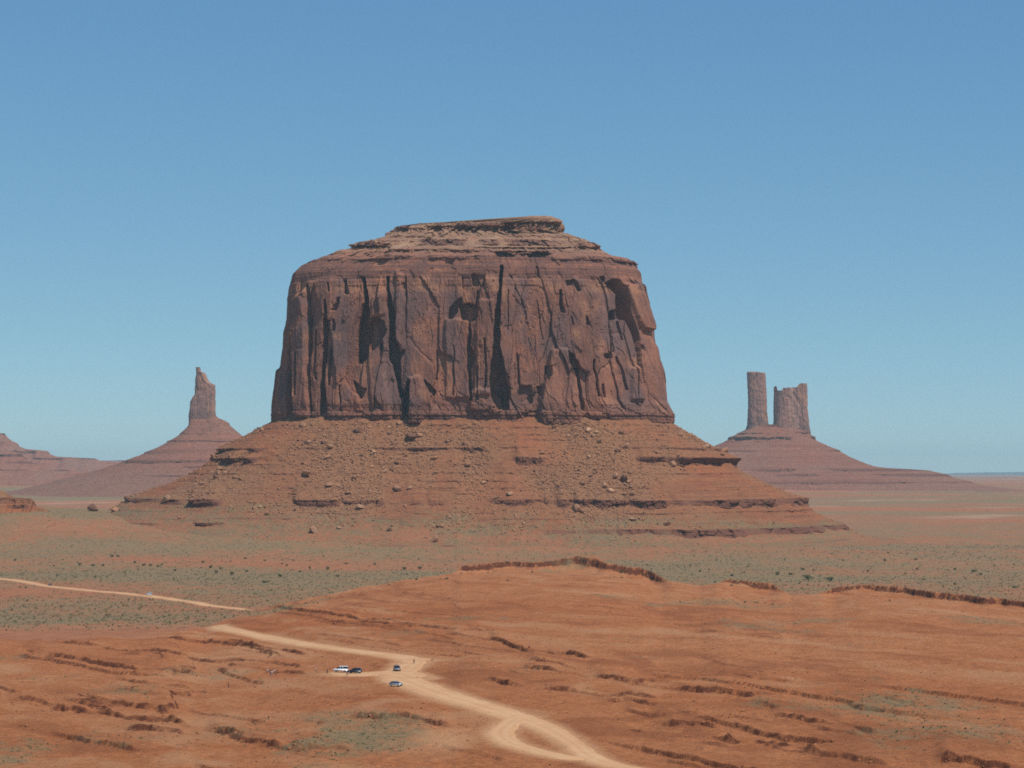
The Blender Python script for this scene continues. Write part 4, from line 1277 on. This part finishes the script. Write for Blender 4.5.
def scatter(name, pts, sizes, protos, mat, flat=1.0):
    """many small pieces as one object"""
    V, Fc, off = [], [], 0
    th = rng.uniform(0, 6.28, len(pts))
    kk = rng.integers(0, len(protos), len(pts))
    for k, (pv_, pf_) in enumerate(protos):
        sel = kk == k
        n = sel.sum()
        if not n:
            continue
        c, s_ = np.cos(th[sel])[:, None], np.sin(th[sel])[:, None]
        sz = sizes[sel][:, None]
        x = (pv_[None, :, 0] * c - pv_[None, :, 1] * s_) * sz
        y = (pv_[None, :, 0] * s_ + pv_[None, :, 1] * c) * sz
        z = pv_[None, :, 2] * sz * flat
        v = np.stack([x, y, z], -1) + pts[sel][:, None, :]
        f = pf_[None] + (np.arange(n) * len(pv_))[:, None, None] + off
        V.append(v.reshape(-1, 3))
        Fc.append(f.reshape(-1, pf_.shape[1]))
        off += n * len(pv_)
    return new_mesh(name, np.vstack(V), np.vstack(Fc), mat)

def small_rocks(n):
    out = []
    for i in range(n):
        me = rock_mesh(950 + i, 1, 0.75, 'pebble_shape')
        v = np.array([q.co for q in me.vertices])
        f = np.array([q.vertices[:] for q in me.polygons])
        out.append((v, f))
        bpy.data.meshes.remove(me)
    return out

pick = rng.choice(t_idx, 12000, replace=False, p=w)
pts = np.stack([tX.ravel()[pick], tY.ravel()[pick] - 0.2, tZ.ravel()[pick] + 0.2], 1)
pts[:, 0] += rng.uniform(-0.8, 0.8, len(pts))
pts[:, 2] += rng.uniform(-0.3, 0.3, len(pts))
o = scatter('rubble', pts, 0.5 + 1.8 * rng.random(len(pts)) ** 2.5, small_rocks(5), M['rock'])
tag(o, 'fine rock rubble strewn over the talus of the big butte', 'rubble', kind='stuff')
sA, sX, sY, sZ = SUMMIT
sm = np.nonzero(((np.sin(sA) < 0) & (sZ > 355) & (sZ < 400)).ravel())[0]
pick = rng.choice(sm, 1500, replace=False)
o = scatter('rubble', np.stack([sX.ravel()[pick], sY.ravel()[pick], sZ.ravel()[pick] + 0.2], 1), 0.5 + 1.6 * rng.random(1500) ** 2, small_rocks(4), M['rock_pale'])
tag(o, 'pale broken rock on the summit slopes of the big butte', 'rubble', kind='stuff')

# ------------------------------------------------------------------ plants
def tuft_protos(n):
    out = []
    for i in range(n):
        r = np.random.default_rng(1200 + i)
        V, Fc = [], []
        for k in range(9):
            a = r.uniform(0, 6.28)
            el = r.uniform(0.3, 1.3)
            c = np.array([math.cos(a) * math.cos(el), math.sin(a) * math.cos(el), math.sin(el) * 0.8]) * r.uniform(0.4, 0.8)
            u = r.normal(size=3); u /= np.linalg.norm(u)
            q = np.cross(u, r.normal(size=3)); q /= np.linalg.norm(q)
            s = r.uniform(0.28, 0.5)
            b = len(V)
            V += [c - s * u, c + s * q, c + s * u]
            Fc.append((b, b + 1, b + 2))
        out.append((np.array(V), np.array(Fc)))
    return out

# low sage and grass over the flats
nT = 46000
u = rng.uniform(-0.34, 0.34, nT * 3)
yy = np.exp(rng.uniform(np.log(440), np.log(2350), nT * 3))
xx = u * yy
zg, gr_, dk_, sd_, pl_, on_, bd_ = land(xx, yy)
dens = np.clip(gr_ - 0.18, 0, 1) * (sd_ < 0.3) * np.where(on_, 0.45, 1.0)
keep = np.nonzero(rng.random(nT * 3) < dens * 1.25)[0][:nT]
pts = np.stack([xx[keep], yy[keep], ground_z(xx[keep], yy[keep]) - 0.05], 1)
o = scatter('sagebrush', pts, (0.30 + 0.60 * rng.random(len(keep)) ** 2) * np.where(yy[keep] > 1050, 1.5, 0.8), tuft_protos(6), M['sage'])
tag(o, 'low grey green sagebrush and grass dotted over the flats', 'sagebrush', kind='stuff')

u = rng.uniform(-0.30, 0.30, 30000)
yy = np.exp(rng.uniform(np.log(440), np.log(1250), 30000))
xx = u * yy
zg, gr_, dk_, sd_, pl_, on_, bd_ = land(xx, yy)
keep = np.nonzero(on_ & (road_dist(xx, yy) > 2) & (rng.random(30000) < 0.10 + 0.5 * sstep(0.0, 0.5, fbm(xx / 40.0, yy / 60.0, 4, 77)) + dk_))[0]
pts = np.stack([xx[keep], yy[keep], ground_z(xx[keep], yy[keep]) + 0.05], 1)
o = scatter('gravel', pts, 0.14 + 0.55 * rng.random(len(keep)) ** 4, small_rocks(5), M['rock_red'])
tag(o, 'loose red stones strewn over the rise', 'gravel', kind='stuff')

def shrub_proto(i):
    r = np.random.default_rng(1300 + i)
    root = empty('shrub')
    V, Fc = [], []
    lobes = [(r.normal(size=3) * np.array([0.42, 0.42, 0.18]) + np.array([0, 0, 0.72]), r.uniform(0.35, 0.6)) for _ in range(7)]
    for k in range(300):
        c, rad = lobes[int(r.integers(len(lobes)))]
        d = r.normal(size=3); d /= np.linalg.norm(d)
        p = c + d * rad * r.uniform(0.55, 1.05)
        if p[2] < 0.12:
            continue
        a = r.normal(size=3); a /= np.linalg.norm(a)
        b_ = np.cross(a, r.normal(size=3)); b_ /= np.linalg.norm(b_)
        s = r.uniform(0.07, 0.15)
        q = len(V)
        V += [p - s * a, p + s * b_, p + s * a, p - s * b_]
        Fc.append((q, q + 1, q + 2, q + 3))
    new_mesh('foliage', np.array(V), np.array(Fc), M['leaf'], root)
    bm = bmesh.new()
    for k in range(4):
        a = r.uniform(0, 6.28)
        tip = Vector((math.cos(a) * 0.35, math.sin(a) * 0.35, 0.75))
        m = Matrix.Translation(tip * 0.5) @ tip.to_track_quat('Z', 'Y').to_matrix().to_4x4()
        bmesh.ops.create_cone(bm, cap_ends=True, segments=6, radius1=0.06, radius2=0.02, depth=tip.length, matrix=m)
    bm_obj('stem', bm, M['stem'], root)
    return root

protos = [shrub_proto(i) for i in range(5)]
used = [False] * 5
SHR = [(15, 561, 1.6), (80, 565, 1.5), (93, 566, 1.7), (103, 566, 1.6), (112, 557, 1.9), (118, 557, 1.7), (135, 563, 1.5), (144, 566, 1.9), (150, 566, 1.7), (158, 567, 1.7), (175, 571, 1.4), (203, 563, 1.7),
       (211, 568, 1.9), (216, 573, 1.9), (221, 569, 1.6), (232, 575, 2.2), (247, 572, 1.6), (280, 577, 2.2), (287, 566, 1.5), (265, 583, 1.9), (328, 570, 2.2), (338, 577, 2.0), (95, 578, 1.6), (57, 576, 1.2),
       (346, 564, 1.6), (375, 565, 1.7), (404, 570, 2.2), (420, 569, 1.9), (245, 559, 1.5), (265, 561, 1.3), (310, 569, 1.5), (300, 572, 1.3),
       (732, 576, 1.8), (777, 575, 2.2), (791, 575, 2.1), (808, 580, 3.4), (831, 581, 3.0), (803, 570, 1.8), (885, 561, 1.7), (916, 560, 1.7), (917, 570, 1.6), (955, 570, 1.7), (974, 572, 2.2), (981, 575, 1.6),
       (1015, 588, 1.6), (955, 585, 1.4), (905, 574, 1.2), (868, 571, 1.2), (843, 561, 1.3), (888, 553, 1.2), (700, 572, 1.4), (690, 566, 1.2)]
extra = [(float(a), float(b), float(c)) for a, b, c in zip(rng.uniform(0, 1020, 70), rng.uniform(556, 590, 70), rng.uniform(0.7, 1.15, 70))]
lit = {(808, 580): 'largest rounded green shrub in the notch between the two right rims', (831, 581): 'second large dark shrub at the left end of the right rim'}
k = 0
for px, py, sz in SHR + extra:
    X, Y, Z = spot(px, py)
    if Y < 1150 and (px, py) not in lit:
        continue
    if Y > 2300:
        continue
    i = k % 5
    r0 = protos[i]
    o = r0 if not used[i] else copy_tree(r0)
    used[i] = True
    k += 1
    o.location = (X, Y, Z - 0.1)
    o.rotation_euler = (0, 0, rng.uniform(0, 6.28))
    o.scale = (sz * rng.uniform(0.9, 1.2), sz * rng.uniform(0.9, 1.2), sz * rng.uniform(0.85, 1.1))
    side = 'left' if px < 450 else 'right'
    if (px, py) in lit:
        tag(o, lit[(px, py)], 'shrub', 'shrubs on the %s valley floor' % side)
    elif sz >= 1.2:
        tag(o, 'dark green shrub on the scrub flat, %s side of the valley' % side, 'shrub', 'shrubs on the %s valley floor' % side)
    else:
        tag(o, 'tiny green bush dotted over the scrub flat, %s side' % side, 'shrub', 'tiny bushes on the %s valley floor' % side)

# ------------------------------------------------------------------ vehicles
M['white'] = plain('white_car_paint', (0.80, 0.80, 0.79), 0.3, 0, 0.5)
M['navy'] = plain('dark_car_paint', (0.018, 0.022, 0.032), 0.28, 0, 0.5)
M['silver'] = plain('silver_car_paint', (0.45, 0.47, 0.50), 0.3, 0.6, 0.5)
M['grey'] = plain('grey_car_paint', (0.20, 0.19, 0.185), 0.4, 0.3, 0.5)
M['glass'] = plain('tinted_glass', (0.015, 0.018, 0.022), 0.06, 0, 0.6)
M['tyre'] = plain('tyre_rubber', (0.02, 0.02, 0.02), 0.85, 0, 0.2)
M['rim'] = plain('wheel_rim', (0.5, 0.5, 0.5), 0.35, 0.9, 0.5)
M['lamp'] = plain('lamp_lens', (0.75, 0.75, 0.72), 0.15, 0, 0.6)
M['tail'] = plain('tail_lens', (0.45, 0.02, 0.02), 0.2, 0, 0.6)
M['trim'] = plain('black_trim', (0.025, 0.025, 0.027), 0.6, 0, 0.3)

def prism(profile, halfw, inset=0.0, inset_from=None):
    """side outline (x,z) -> solid of width 2*halfw; points above inset_from lean inwards"""
    bm = bmesh.new()
    def hw(z):
        if inset_from is None or z <= inset_from:
            return halfw
        return halfw - inset * (z - inset_from)
    a = [bm.verts.new((x, -hw(z), z)) for x, z in profile]
    b = [bm.verts.new((x, hw(z), z)) for x, z in profile]
    bm.faces.new(a)
    bm.faces.new(b[::-1])
    n = len(profile)
    for i in range(n):
        bm.faces.new((a[i], b[i], b[(i + 1) % n], a[(i + 1) % n]))
    bmesh.ops.recalc_face_normals(bm, faces=bm.faces)
    return bm

def make_car(name, paint, kind):
    root = empty(name)
    if kind == 'suv':
        L, W, H, wr = 4.9, 0.97, 1.82, 0.39
        lower = [(-2.42, 0.42), (-2.45, 0.75), (-2.40, 1.08), (1.15, 1.10), (2.10, 1.02), (2.38, 0.88), (2.45, 0.60), (2.40, 0.40), (-2.30, 0.34)]
        cabin = [(-2.36, 1.09), (-2.18, 1.70), (-1.7, 1.78), (0.25, 1.77), (1.25, 1.11)]
        roof = [(-2.19, 1.71), (-1.75, 1.83), (0.1, 1.83), (0.36, 1.70)]
        wx = 1.50
    elif kind == 'van':
        L, W, H, wr = 5.1, 1.0, 1.95, 0.37
        lower = [(-2.52, 0.40), (-2.56, 0.8), (-2.52, 1.14), (1.45, 1.16), (2.25, 1.0), (2.52, 0.80), (2.55, 0.52), (2.45, 0.36), (-2.4, 0.34)]
        cabin = [(-2.50, 1.15), (-2.38, 1.84), (-2.0, 1.92), (0.6, 1.91), (1.72, 1.15)]
        roof = [(-2.40, 1.84), (-2.0, 1.97), (0.5, 1.97), (0.78, 1.80)]
        wx = 1.58
    else:
        L, W, H, wr = 4.5, 0.88, 1.46, 0.32
        lower = [(-2.2, 0.36), (-2.25, 0.62), (-2.15, 0.92), (1.0, 0.94), (1.9, 0.84), (2.2, 0.66), (2.24, 0.44), (2.15, 0.30), (-2.1, 0.28)]
        cabin = [(-1.95, 0.93), (-1.25, 1.36), (-0.7, 1.43), (0.05, 1.42), (1.05, 0.95)]
        roof = [(-1.22, 1.37), (-0.7, 1.48), (-0.05, 1.48), (0.22, 1.36)]
        wx = 1.36
    bm = prism(lower, W)
    bmesh.ops.bevel(bm, geom=[e for e in bm.edges if e.calc_length() > 0.2], offset=0.07, segments=2, affect='EDGES')
    body = bm_obj('body', bm, paint, root, True)
    zb = cabin[0][1]
    bm_obj('windows', prism(cabin, W - 0.06, 0.28, zb), M['glass'], root)
    bm = prism(roof, W - 0.06 - 0.28 * (roof[0][1] - zb) + 0.02, 0.1, roof[0][1])
    bmesh.ops.bevel(bm, geom=list(bm.edges), offset=0.02, segments=1, affect='EDGES')
    bm_obj('roof', bm, paint, root)
    for sy in (-1, 1):                                    # pillars between the side windows
        bm = bmesh.new()
        for x in ((-0.85, 0.1) if kind != 'car' else (-0.35,)):
            m = Matrix.Translation((x, sy * (W - 0.055 - 0.14 * (roof[0][1] - zb)), (zb + roof[0][1]) / 2)) @ Matrix.Rotation(sy * 0.27, 4, 'X') @ Matrix.Diagonal((0.09, 0.05, roof[0][1] - zb + 0.06, 1))
            bmesh.ops.create_cube(bm, size=1.0, matrix=m)
        bm_obj('pillar', bm, paint, root)
        for sx in (-1, 1):
            w = empty('wheel', (sx * wx, sy * (W - 0.08), wr))
            w.parent = root
            bm = bmesh.new()
            bmesh.ops.create_cone(bm, cap_ends=True, segments=24, radius1=wr, radius2=wr, depth=0.23, matrix=Matrix.Rotation(math.pi / 2, 4, 'X'))
            bmesh.ops.bevel(bm, geom=list(bm.edges), offset=0.03, segments=2, affect='EDGES')
            bm_obj('tyre', bm, M['tyre'], w, True)
            bm = bmesh.new()
            bmesh.ops.create_cone(bm, cap_ends=True, segments=20, radius1=wr * 0.62, radius2=wr * 0.55, depth=0.05, matrix=Matrix.Translation((0, sy * 0.125, 0)) @ Matrix.Rotation(math.pi / 2, 4, 'X'))
            bm_obj('rim', bm, M['rim'], w)
        x1 = lower[4][0] + 0.18
        bm = bmesh.new()
        bmesh.ops.create_cube(bm, size=1.0, matrix=Matrix.Translation((x1 + 0.06, sy * (W - 0.25), lower[5][1] - 0.07)) @ Matrix.Diagonal((0.22, 0.34, 0.16, 1)))
        bmesh.ops.bevel(bm, geom=list(bm.edges), offset=0.03, segments=2, affect='EDGES')
        bm_obj('headlight', bm, M['lamp'], root)
        bm = bmesh.new()
        bmesh.ops.create_cube(bm, size=1.0, matrix=Matrix.Translation((lower[1][0] + 0.03, sy * (W - 0.14), lower[2][1] - 0.16)) @ Matrix.Diagonal((0.10, 0.18, 0.28, 1)))
        bm_obj('taillight', bm, M['tail'], root)
        bm = bmesh.new()
        bmesh.ops.create_cube(bm, size=1.0, matrix=Matrix.Translation((0.78 if kind != 'car' else 0.62, sy * (W + 0.08), zb + 0.10)) @ Matrix.Diagonal((0.10, 0.2, 0.15, 1)))
        bm_obj('mirror', bm, paint, root)
    for x, nm in ((lower[6][0] - 0.03, 'front_bumper'), (lower[0][0] + 0.03, 'rear_bumper')):
        bm = bmesh.new()
        bmesh.ops.create_cube(bm, size=1.0, matrix=Matrix.Translation((x, 0, 0.47)) @ Matrix.Diagonal((0.16, W * 1.9, 0.17, 1)))
        bmesh.ops.bevel(bm, geom=list(bm.edges), offset=0.03, segments=1, affect='EDGES')
        bm_obj(nm, bm, M['trim'], root)
    return root

def park(o, px, py, rz, label, cat='car', group=None, lift=0.24):
    X, Y, Z = spot(px, py)
    o.location = (X, Y, Z + lift)
    o.rotation_euler = (0, 0, math.radians(rz))
    tag(o, label, cat, group)

V_GROUP = 'vehicles stopped on the dirt road'
park(make_car('parked_car', M['white'], 'van'), 341, 672.5, 172, 'long white vehicle parked at the pullout, left of the dark one', 'car', V_GROUP)
park(make_car('parked_car', M['navy'], 'suv'), 354.5, 674.0, 168, 'dark blue black vehicle parked against the white one', 'car', V_GROUP)
park(make_car('parked_car', M['silver'], 'car'), 396, 686.5, -35, 'silver car at the edge of the dirt junction, windscreen shining', 'car', V_GROUP)
park(make_car('parked_car', M['grey'], 'suv'), 397, 671.5, -78, 'dusty grey car seen end-on at the dirt junction', 'car', V_GROUP)
park(make_car('moving_car', M['white'], 'van'), 149, 595.5, 140, 'small white vehicle driving on the far dirt road', 'car')
park(make_car('moving_car', M['grey'], 'suv'), 50, 586.0, 118, 'tiny grey car where the far dirt road tops the rise', 'car')

# ------------------------------------------------------------------ people
M['skin'] = plain('skin', (0.36, 0.20, 0.13), 0.7, 0, 0.3)
M['hair'] = plain('dark_hair', (0.03, 0.02, 0.015), 0.8, 0, 0.2)
CLOTH = {n: plain(n + '_cloth', c, 0.9, 0, 0.1) for n, c in dict(white=(0.80, 0.80, 0.80), blue=(0.10, 0.12, 0.26), dark=(0.03, 0.03, 0.035), denim=(0.07, 0.09, 0.16), pink=(0.5, 0.3, 0.3), tan=(0.35, 0.27, 0.18)).items()}

def skin_mesh(name, joints, edges, mat, parent, levels=1):
    me = bpy.data.meshes.new(name)
    me.from_pydata([j[:3] for j in joints], edges, [])
    o = bpy.data.objects.new(name, me)
    COL.objects.link(o)
    o.modifiers.new('skin', 'SKIN')
    bpy.context.view_layer.update()
    if not me.skin_vertices:
        bpy.context.view_layer.objects.active = o
        bpy.ops.mesh.customdata_skin_add()
    for i, j in enumerate(joints):
        me.skin_vertices[0].data[i].radius = (j[3], j[4] if len(j) > 4 else j[3])
    me.skin_vertices[0].data[0].use_root = True
    s = o.modifiers.new('smooth', 'SUBSURF')
    s.levels = s.render_levels = levels
    dg = bpy.context.evaluated_depsgraph_get()
    dg.update()
    new = bpy.data.meshes.new_from_object(o.evaluated_get(dg))
    new.name = name
    o.modifiers.clear()
    o.data = new
    new.materials.clear()
    new.materials.append(mat)
    for p in new.polygons:
        p.use_smooth = True
    o.parent = parent
    return o

def make_person(top, legs, bend=0.0, stride=0.12):
    root = empty('person')
    J = [(0, 0, 0.95, 0.125, 0.10), (0, 0, 1.15, 0.12, 0.09), (0, 0, 1.38, 0.15, 0.10), (0, 0, 1.50, 0.055), (0, 0.01, 1.58, 0.065), (0, 0.02, 1.68, 0.092, 0.10), (0, 0.01, 1.76, 0.05)]
    E = [(0, 1), (1, 2), (2, 3), (3, 4), (4, 5), (5, 6)]
    for s in (-1, 1):
        b = len(J)
        J += [(s * 0.20, 0, 1.40, 0.055), (s * 0.26, 0.0, 1.13, 0.043), (s * 0.25, 0.10 + bend, 0.90, 0.032), (s * 0.245, 0.13 + bend, 0.80, 0.034)]
        E += [(2, b), (b, b + 1), (b + 1, b + 2), (b + 2, b + 3)]
        c = len(J)
        J += [(s * 0.10, 0, 0.86, 0.085), (s * 0.11, s * stride * 0.5, 0.48, 0.058), (s * 0.11, s * stride, 0.09, 0.04), (s * 0.12, s * stride + 0.14, 0.035, 0.035)]
        E += [(0, c), (c, c + 1), (c + 1, c + 2), (c + 2, c + 3)]
        for k in range(4):                                # fingers and thumb
            f = len(J)
            J.append((s * (0.235 + 0.007 * k), 0.115 + 0.02 * k + bend, 0.715 - 0.006 * (1.5 - abs(k - 1.5)), 0.009))
            E.append((b + 3, f))
    skin_mesh('body', J, E, M['skin'], root)
    T = [(0, 0, 0.90, 0.145, 0.115), (0, 0, 1.15, 0.135, 0.105), (0, 0, 1.40, 0.165, 0.115), (0, 0, 1.47, 0.09)]
    TE = [(0, 1), (1, 2), (2, 3)]
    for s in (-1, 1):
        b = len(T)
        T += [(s * 0.205, 0, 1.41, 0.07), (s * 0.255, 0, 1.18, 0.062)]
        TE += [(2, b), (b, b + 1)]
    skin_mesh('shirt', T, TE, top, root)
    G = [(0, 0, 0.96, 0.142, 0.115)]
    GE = []
    for s in (-1, 1):
        b = len(G)
        G += [(s * 0.10, 0, 0.85, 0.10), (s * 0.11, s * stride * 0.5, 0.48, 0.075), (s * 0.11, s * stride, 0.12, 0.062)]
        GE += [(0, b), (b, b + 1), (b + 1, b + 2)]
    skin_mesh('trousers', G, GE, legs, root)
    bm = bmesh.new()
    bmesh.ops.create_uvsphere(bm, u_segments=14, v_segments=10, radius=0.118, matrix=Matrix.Translation((0, -0.01, 1.715)) @ Matrix.Diagonal((0.95, 1.02, 0.92, 1)))
    bmesh.ops.delete(bm, geom=[v for v in bm.verts if v.co.z < 1.70 and v.co.y > 0.0], context='VERTS')
    bm_obj('hair', bm, M['hair'], root, True)
    bm = bmesh.new()
    bmesh.ops.create_cone(bm, cap_ends=True, segments=8, radius1=0.02, radius2=0.008, depth=0.04, matrix=Matrix.Translation((0, 0.125, 1.675)) @ Matrix.Rotation(-1.2, 4, 'X'))
    bm_obj('nose', bm, M['skin'], root, True)
    for s in (-1, 1):
        bm = bmesh.new()
        bmesh.ops.create_uvsphere(bm, u_segments=8, v_segments=6, radius=0.014, matrix=Matrix.Translation((s * 0.036, 0.112, 1.695)))
        bm_obj('eye', bm, M['hair'], root)
        bm = bmesh.new()
        bmesh.ops.create_uvsphere(bm, u_segments=8, v_segments=6, radius=0.03, matrix=Matrix.Translation((s * 0.098, 0.01, 1.68)) @ Matrix.Diagonal((0.35, 0.7, 1, 1)))
        bm_obj('ear', bm, M['skin'], root)
    return root

PEOPLE = [
    (267.5, 673.5, 200, 'white', 'denim', 'person in a white top at the left of the group on the red flat'),
    (270.2, 676.0, 150, 'blue', 'denim', 'person in blue standing in the middle of the group on the red flat'),
    (272.0, 675.4, 20, 'white', 'blue', 'person in a white top and blue trousers inside the group on the red flat'),
    (274.6, 674.0, 240, 'white', 'dark', 'person in a white top and dark trousers at the right of the group'),
    (276.0, 675.5, 100, 'blue', 'dark', 'person in dark blue at the right edge of the group on the red flat'),
    (316.0, 672.0, 80, 'white', 'tan', 'person in pale clothes standing apart between the group and the white vehicle'),
    (327.3, 674.5, 10, 'dark', 'dark', 'person in black standing just left of the white vehicle'),
    (347.0, 677.5, 60, 'dark', 'denim', 'person in dark clothes standing in front of the parked vehicles'),
    (414.0, 664.5, 190, 'dark', 'dark', 'person in dark clothes on the spur beside the grey car'),
    (228.5, 688.0, 120, 'dark', 'dark', 'lone person in dark clothes on bare red ground left of the group'),
]
for i, (px, py, rz, a, b, lb) in enumerate(PEOPLE):
    o = make_person(CLOTH[a], CLOTH[b], 0.02 * (i % 3), 0.05 + 0.05 * (i % 3))
    X, Y, Z = spot(px, py)
    o.location = (X, Y, Z + (0.2 if 320 < px < 420 else 0.0))
    o.rotation_euler = (0, 0, math.radians(rz))
    tag(o, lb, 'person', 'people on the red flat' )
